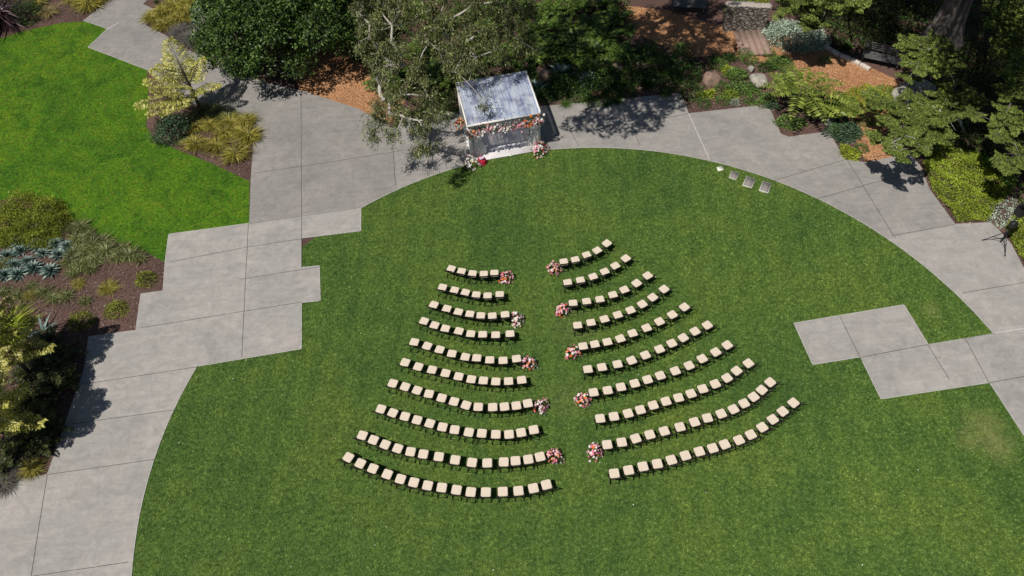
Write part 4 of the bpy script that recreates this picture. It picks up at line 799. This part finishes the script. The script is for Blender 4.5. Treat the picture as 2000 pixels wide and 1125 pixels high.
# ---------------- right garden -------------------------------------------
for nm,lb,x,y,rx,ry,h,mt,n,L,Wd,sd in (
 ('shrub','fresh bright green leafy shrub between the two boulders',1438,143,.62,.5,.5,'mid2',1300,.14,.05,31),('shrub','yellow-tinged leafy shrub left of the fresh green one',1423,137,.35,.35,.35,'bright',500,.11,.05,32),
 ('shrub','wide leafy green shrub below the two boulders',1450,172,.9,.45,.42,'mid2',1600,.13,.05,33),('shrub','feathery olive-green shrub below the wide leafy one',1424,184,.55,.42,.4,'lime',1000,.10,.03,34),
 ('shrub','small silvery-green plant at the mulch edge',1435,199,.28,.25,.22,'silver',350,.09,.03,35),('shrub','pale yellow-green low plant by the brown boulder',1376,184,.5,.3,.28,'bright',450,.1,.05,36),
 ('shrub','small green plant beside the paving below the grey boulder',1466,196,.35,.3,.25,'mid2',500,.1,.04,37),('shrub','bluish low plant at the paving corner left of the tree fern',1508,206,.4,.3,.25,'blue',600,.1,.04,38),
 ('shrub','dense green shrub above the tree fern by the wood chips',1520,118,.6,.45,.45,'mid2',1200,.11,.05,39),('shrub','dark leafy plant behind the angular boulder',1500,128,.55,.4,.35,'mid',900,.11,.05,40),
 ('shrub','lush green low shrub at the paving corner under the drooping fronds',1548,238,.72,.5,.4,'mid2',1500,.12,.05,41),('shrub','tiny grey-green plant on brown mulch near the paving corner',1617,237,.35,.22,.2,'silver',350,.09,.03,42),
 ('shrub','broad bluish-green shrub beside the lower wood chip path',1652,255,.95,.75,.5,'blue',2600,.14,.05,43),('shrub','upper bluish-green shrub beside the drooping small fern',1640,232,.5,.4,.4,'blue',900,.12,.05,44),
 ('shrub','yellow-green low shrub at the paving edge below the bluish one',1660,296,.55,.6,.3,'bright',1100,.11,.055,45),('shrub','fresh green shrub left of the tree fern',1500,190,.5,.4,.35,'mid2',900,.11,.04,46),
 ('shrub','green shrub glimpsed through the cypress above the lime cover',1862,240,.9,.8,.7,'mid2',1500,.14,.06,47),('shrub','leafy green plant with long leaves under the cypress, above the lime cover',1838,265,.7,.6,.5,'mid2',900,.16,.05,48),
 ('shrub','bright green shrub atop the stone wall',1440,8,.8,.5,.5,'mid2',1000,.13,.06,49),('shrub','yellow-green shrub at the wall\'s right end',1478,2,.6,.5,.45,'lime',800,.12,.05,50)):
    if 'mid2' not in ML: ML['mid2']=mleaf('fresh green leaves',[(0,(.03,.06,.01)),(.5,(.10,.19,.03)),(1,(.24,.36,.09))],.22,.5,.4)
    shrub(nm,lb,x,y,rx,ry,h,ML[mt],n,L,Wd,sd,.25)
row(b_mound(ML['mid2'],800,.55,.5,.42,.12,.05,amp=.3),'leafy_plant',[(1402,128,.8),(1408,172,.7),(1412,198,.7),(1470,182,.7),(1488,206,.6),(1462,120,.8),(1500,108,.7),(1532,132,.9),(1610,120,.6),(1530,160,.9),(1585,222,.8),(1612,214,.8),(1632,258,.6),(1682,292,.6),(1455,108,.7),(1690,240,.7)],fromleft('fresh green leafy plant','in the right-hand garden beds'),'shrub','fresh green plants in the right-hand beds')
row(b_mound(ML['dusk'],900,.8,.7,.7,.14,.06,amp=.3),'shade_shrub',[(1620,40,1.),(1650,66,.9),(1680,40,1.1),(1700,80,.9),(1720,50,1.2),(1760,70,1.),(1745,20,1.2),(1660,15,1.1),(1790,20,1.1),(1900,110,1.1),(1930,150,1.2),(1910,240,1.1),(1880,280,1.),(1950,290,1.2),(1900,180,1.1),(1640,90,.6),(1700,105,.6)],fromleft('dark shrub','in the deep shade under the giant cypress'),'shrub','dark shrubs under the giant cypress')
# silver mound
shrub('silver_shrub','wide silvery-white shrub right of the stone wall, beside the wood chips',1556,66,2.05,1.25,.95,ML['silver'],6500,.16,.065,60,.12,rz=-.35)
# tree ferns
def treefern(label,px,py,h,n,L,az0=0,group=None,frs=None):
    b=at(px,py,h); t=thing('tree_fern',label,'tree fern',(b.x,b.y,0),0,group)
    s=MB(); s.tube([(0,0,-.05),(.02,0,h*.5),(0,0,h)],[.13,.11,.12],9); s.build('trunk',B_brn,t,True)
    for i in range(n):
        az=az0+i*2*math.pi/n+random.gauss(0,.08) if frs is None else frs[i][0]; ln=L*random.uniform(.88,1.08) if frs is None else frs[i][1]
        m=MB(); frond(m,m,(.06*math.cos(az),.06*math.sin(az),h),az,random.uniform(.35,.55),ln,random.uniform(.32,.45),15,.50,.14,.30,.1,.022,1,.06,.12); m.build('frond',ML['fern'],t)
    return t
treefern('large tree fern with spreading feathered fronds left of the wood chips',1566,174,1.5,11,2.15,frs=[(-2.05,3.1),(-1.45,3.1),(-.62,2.4),(-.05,2.3),(.55,2.1),(1.15,2.0),(1.75,2.0),(2.35,2.0),(2.9,2.2),(-2.75,2.2),(-3.3+6.283,1.5)])
treefern('smaller tree fern with drooping fronds near the paving corner',1600,205,.7,5,1.2,-2.2)
treefern('little tree fern at the edge of the lower wood chip path',1648,206,.9,8,1.1,.2)
def cover(name,label,poly,mat,h,dens,L,Wd,seed=1):
    p=np.array(G(*poly)); n=int(np.ptp(p[:,0])*np.ptp(p[:,1])*dens); P=np.stack([U(p[:,0].min(),p[:,0].max(),n),U(p[:,1].min(),p[:,1].max(),n)],1); P=P[inpoly(P,p)]
    z=h*(.55+.3*np.sin(P[:,0]*2.7+seed)*np.sin(P[:,1]*2.3+seed)+.25*np.sin(P[:,0]*6+P[:,1]*5)); z=np.maximum(.04,z*U(.6,1.1,len(P))); n=len(P)
    m=MB(); leafmb(m,np.concatenate([P,z[:,None]],1),N3(n,.8)+np.array((0,0,.7)),N3(n)+np.array((0,0,.6)),U(L*.6,L*1.3,n),U(Wd*.6,Wd*1.3,n)); o=m.build(name,mat); return tag(o,label,None,None,'stuff')
cover('ground_cover','lime green ground cover',[(1800,318),(1818,368),(1868,435),(1930,433),(1942,405),(1960,395),(1985,360),(1960,320),(1890,290),(1830,285)],ML['lime'],.26,1100,.09,.045)
cover('ground_cover','lime green ground cover',[(1962,445),(1975,478),(2010,530),(2060,560),(2060,400),(1990,400)],ML['lime'],.25,1100,.09,.045,3)
cover('silver_ground_cover','silvery ground cover',[(1930,405),(1925,432),(1955,450),(1990,425),(1985,385),(1950,388)],ML['silver'],.16,330,.09,.05)
cover('ground_cover','yellow creeping conifer',[(1640,185),(1650,200),(1680,212),(1735,205),(1752,188),(1735,172),(1690,172)],ML['bright'],.35,1000,.12,.035,2)
cover('undergrowth','dark undergrowth below the cypress',[(1850,300),(1830,190),(1760,120),(1640,88),(1600,60),(1560,-10),(1600,-60),(2100,-60),(2200,400),(2000,420),(1900,300)],ML['mid'],.5,120,.18,.08,2)
cover('undergrowth','leafy undergrowth behind the pavilion',[(690,-60),(700,110),(760,200),(870,225),(1075,200),(1230,170),(1330,165),(1330,120),(1240,90),(1220,-60)],ML['mid'],.5,90,.17,.08,5)
cover('undergrowth','low plants in the shaded bed',[(1090,200),(1320,180),(1345,205),(1440,190),(1420,130),(1300,110),(1100,110)],ML['mid'],.22,55,.14,.06,6)
# ---------------- cypresses ----------------------------------------------
tr_=at(1832,92,0)
big=thing('giant_cypress','massive grey cypress trunk rising out of the top right, casting deep shade','tree',tuple(tr_))
s=MB(); N_=26; zs=np.linspace(-.1,15,22); V=[]
for z in zs:
    r=.62+.75*math.exp(-max(z,0)/1.3)-.02*z
    for j in range(N_): a=j*2*math.pi/N_; rr=r*(1+.10*math.sin(a*5+z*.15)+.07*math.sin(a*9+1.3+z*.3)+.1*math.sin(a*2+.7)); V.append((rr*math.cos(a)+.02*z,rr*math.sin(a),z))
s.raw(V,[[i*N_+j,i*N_+(j+1)%N_,(i+1)*N_+(j+1)%N_,(i+1)*N_+j] for i in range(21) for j in range(N_)]); s.build('trunk',B_cyp,big,True)
s=MB(); cm=MB(); r_=random.Random(4)
tg=[(x+r_.uniform(-18,18),y+r_.uniform(-14,14)) for x in range(1600,2080,52) for y in range(-60,340,44) if (y<150 and x>1612+(y)*1.1) or (150<=y<265 and x>1850) or y<45]
for x,y in tg:
    z=r_.uniform(12,15); c=np.array(over(x,y,z,1)[:3])-np.array(tr_); 
    d=shell(1100,-.5); P=c+d*np.array((1.35,1.35,.7))*U(.3,1,len(d))[:,None]; leafmb(cm,P,d+N3(len(d),.5),d+N3(len(d),.6),U(.15,.34,len(d)),U(.07,.12,len(d)))
    s.tube([(0.2,0,min(14,z-3)),c*.5+np.array((0,0,z*.5-1)),c],[.12,.08,.03],5,False)
s.build('limbs',B_cyp,big); cm.build('crown',ML['cyp'],big)
tree('cypress','young cypress whose star-shaped sunlit top spreads before the giant trunk','tree',at(1862,178,0),cl((1812,98,4.,1.1),(1780,88,3.9,.75),(1845,106,3.9,.8),(1795,125,3.7,.85),(1835,130,3.6,.7),(1868,118,3.7,.6),(1820,78,4.1,.6),(1775,150,2.9,.6),(1850,155,2.8,.6)),'spray',ML['cyp'],B_pale,.06,None,(.15,.06),1300,twigs=.6)
tree('cypress','broad low cypress spreading over the lower wood chip path','tree',at(1880,262,0),cl((1705,190,1.9,.7),(1735,205,2.,.9),(1775,212,2.2,.9),(1815,205,2.3,.9),(1845,190,2.4,.8),(1760,238,1.9,.9),(1800,240,2.1,1.),(1840,232,2.2,.9),(1800,270,1.7,.8),(1828,262,1.8,.8),(1880,205,2.6,.7),(1905,190,2.8,.6),(1740,232,1.7,.6),(1775,262,1.5,.55))+[over(x,y,3.2,.42) for x,y in ((1712,326),(1738,338),(1764,324),(1788,342),(1748,354))],'spray',ML['cyp'],B_pale,.07,at(1850,215,1.7),(.15,.06),1300,twigs=.7)
tree('cypress','dark cypress along the right edge with drooping sprays and pale twigs','tree',at(2070,330,0),cl((1960,10,6.4,.9),(1990,30,6.2,1.),(1965,55,5.8,.9),(1990,85,5.5,1.),(1955,95,5.2,.6),(1985,130,5,.9),(2000,170,4.6,.9),(1975,190,4.3,.55),(1968,215,4,.5),(1990,240,3.8,.6),(1945,240,3.6,.45),(1990,300,3.2,.8),(1965,322,3,.6),(2040,60,6,1.2),(2050,160,5,1.2),(2040,260,4,1.),(1905,222,3.4,.4),(1960,270,3.5,.5)),'spray',ML['cyp'],B_cyp,.07,at(2050,190,3.6),(.15,.06),1200,twigs=1.)
tree('cypress','cypress whose green sprays reach down at the top edge, above the silver shrub','tree',at(1690,-25,0),cl((1540,8,4.2,.9),(1570,22,4.,.9),(1590,38,3.7,.7),(1605,10,4.4,.9),(1560,-8,4.8,.9),(1640,0,4.8,.9),(1675,6,4.6,.7),(1580,52,3.4,.35),(1610,-25,5.4,1.)),'spray',ML['cyp'],B_pale,.06,None,(.15,.06),1200,twigs=.4)
# ---------------- stone wall, steps, fence, benches, edging --------------
def mstone():
    m,n,b=newmat('rubble stone wall'); p=wpos(n); v=n.nodes.new('ShaderNodeTexVoronoi'); v.feature='DISTANCE_TO_EDGE'; v.inputs['Scale'].default_value=3.4; v.inputs['Randomness'].default_value=1
    mp=n.nodes.new('ShaderNodeMapping'); mp.inputs['Scale'].default_value=(1,1,1.5); d=n.nodes.new('ShaderNodeMixRGB'); n.links.new(p,mp.inputs[0]); n.links.new(mp.outputs[0],v.inputs['Vector'])
    c1=ramp(n,noise(n,5,6,.7,vec=p),[(.3,(.09,.075,.06)),(.55,(.19,.165,.135)),(.75,(.33,.30,.26))]); e=ramp(n,v.outputs['Distance'],[(0,(.25,.25,.25)),(.06,(1,1,1))])
    n.links.new(mixc(n,1.,c1,e,'MULTIPLY'),b.inputs['Base Color']); b.inputs['Roughness'].default_value=.9; bump(n,b,ramp(n,v.outputs['Distance'],[(0,(0,0,0)),(.12,(1,1,1))]),1.,.08); return m
wa,wb=at(1411,62,0),at(1493,66,0); wd=(wb-wa); t=thing('stone_wall','rough brown rubble stone wall standing above the steps','wall',tuple(wa),math.atan2(wd.y,wd.x)); L=wd.length
bm=bmesh.new(); bmesh.ops.create_cube(bm,size=1); bmesh.ops.scale(bm,vec=(L,.55,1.7),verts=bm.verts); bmesh.ops.subdivide_edges(bm,edges=bm.edges,cuts=14,use_grid_fill=True)
for v in bm.verts:
    q=v.co; v.co=Vector((q.x+.03*math.sin(q.z*11+q.y*9),q.y+.04*math.sin(q.x*9+q.z*7)+.03*math.sin(q.x*21+q.z*17),q.z+(.05*math.sin(q.x*6)+.04*math.sin(q.x*15+q.y*8))*(q.z>.5)))
bmobj('wall_body',bm,mstone(),t,(L/2,.3,.8)); rr_=random.Random(3)
for i in range(9):
    bm=bmesh.new(); bmesh.ops.create_icosphere(bm,subdivisions=2,radius=.2)
    for v in bm.verts: v.co=Vector((v.co.x*1.25,v.co.y*1.2,v.co.z*.5))*(1+rr_.uniform(-.1,.1))
    bmobj('cap_stone',bm,mrock('cap stone',(.22,.19,.16),(.36,.32,.28)) if i==0 else bpy.data.materials['cap stone'],t,(L*(i+.5)/9,.3+rr_.uniform(-.06,.06),1.68))
# steps: treads run across the path, rising towards the wood chips
M_step=mplain('brown stone tread',(.25,.17,.135),.85,0,.15,4); p00,p10,p01,p11=at(1432,64),at(1487,66),at(1447,108),at(1505,112)
t=thing('garden_steps','flight of broad brown stone steps below the rubble wall','steps',tuple((p00+p01)/2))
o_=(p00+p01)/2
for i in range(5):
    a,b=i/5,(i+1.12)/5
    q=[p00.lerp(p10,a)-o_,p00.lerp(p10,b)-o_,p01.lerp(p11,b)-o_,p01.lerp(p11,a)-o_]; z=.10+.055*i
    m=MB(); V=[(v.x,v.y,-.02) for v in q]+[(v.x,v.y,z) for v in q]; m.raw(V,[[3,2,1,0],[4,5,6,7],[0,1,5,4],[1,2,6,5],[2,3,7,6],[3,0,4,7]]); m.build('step',M_step,t)
# pale stone edging along the wood chips
M_pale=mplain('pale cut stone',(.50,.44,.38),.85,0,.15,5); E_=[(1607,92),(1622,101),(1640,111),(1660,119),(1679,128),(1698,139)]
for i,(a,b) in enumerate(zip(E_[:-1],E_[1:])):
    A_,B_=at(*a),at(*b); m=MB(); d=B_-A_; m.bar((-d.length/2+.02,0,.1),(d.length/2-.02,0,.1),.24,.2); o=m.build('edging_stone',M_pale); o.location=(A_+B_)/2; o.rotation_euler=(0,0,math.atan2(d.y,d.x)+.03*(-1)**i)
    bv=o.modifiers.new('b','BEVEL'); bv.width=.03; bv.segments=2; tag(o,f'pale cut edging stone beside the wood chips, {ORD[i]} from the left','stone','pale edging stones beside the wood chips')
# benches
M_dw=mplain('weathered dark timber',(.065,.062,.06),.7,0,.3,9)
def bench(label,px,py,L,W_,rz,h=.45,back=False,ns=6):
    c=at(px,py,h); t=thing('garden_bench',label,'bench',(c.x,c.y,0),rz)
    m=MB()
    for i in range(ns): y=-W_/2+W_*(i+.5)/ns; m.box((0,y,h),(L,W_/ns-.018,.04))
    tag(m.build('seat',M_dw,t))
    for s in(-1,1):
        for s2 in(-1,1): m=MB(); m.bar((s*(L/2-.12),s2*(W_/2-.06),0),(s*(L/2-.12),s2*(W_/2-.06),h-.02),.07); m.build('leg',M_dw,t)
    if back:
        m=MB()
        for k in range(4): m.box((0,W_/2+.04+.03*k,h+.14+.11*k),(L,.03,.085))
        m.build('backrest',M_dw,t)
    return t
bench('dark slatted timber table-like bench at the top, above the shaded wood chips',1346,4,2.05,1.1,-.22,.5,False,9)
bench('dark weathered bench in the shade beside the pale edging stones',1722,112,2.1,.7,-.47,.42,True,6)
# railing fence at the top
fa,fb=at(1508,20,0),at(1548,22,0); d=fb-fa; t=thing('metal_railing','dark metal railing beside the wall above the silver shrub','fence',tuple(fa),math.atan2(d.y,d.x)); L=d.length
M_fn=mplain('dark painted railing',(.03,.03,.035),.5,0,.2,9)
for z in(.15,1.05): m=MB(); m.bar((0,0,z),(L,0,z),.05); m.build('rail',M_fn,t)
for i in range(13): x=L*i/12; m=MB(); m.bar((x,0,0),(x,0,1.1),.03); m.build('baluster',M_fn,t)
# fallen petals and daisies on the lawn
n=60; P=np.stack([U(-16,22,n),U(8,31,n)],1); P=P[t1(P)]; n=len(P); a=U(0,6.28,n); s=U(.012,.028,n)
D=np.stack([np.cos(a),np.sin(a),0*a],1)*s[:,None]; S=np.stack([-np.sin(a),np.cos(a),0*a],1)*s[:,None]*.8; B=np.concatenate([P,np.full((n,1),.075)],1)
m=MB(); m.quads(np.stack([B-D,B+S,B+D,B-S],1)); tag(m.build('fallen_petals',FM['white']),kind='stuff')
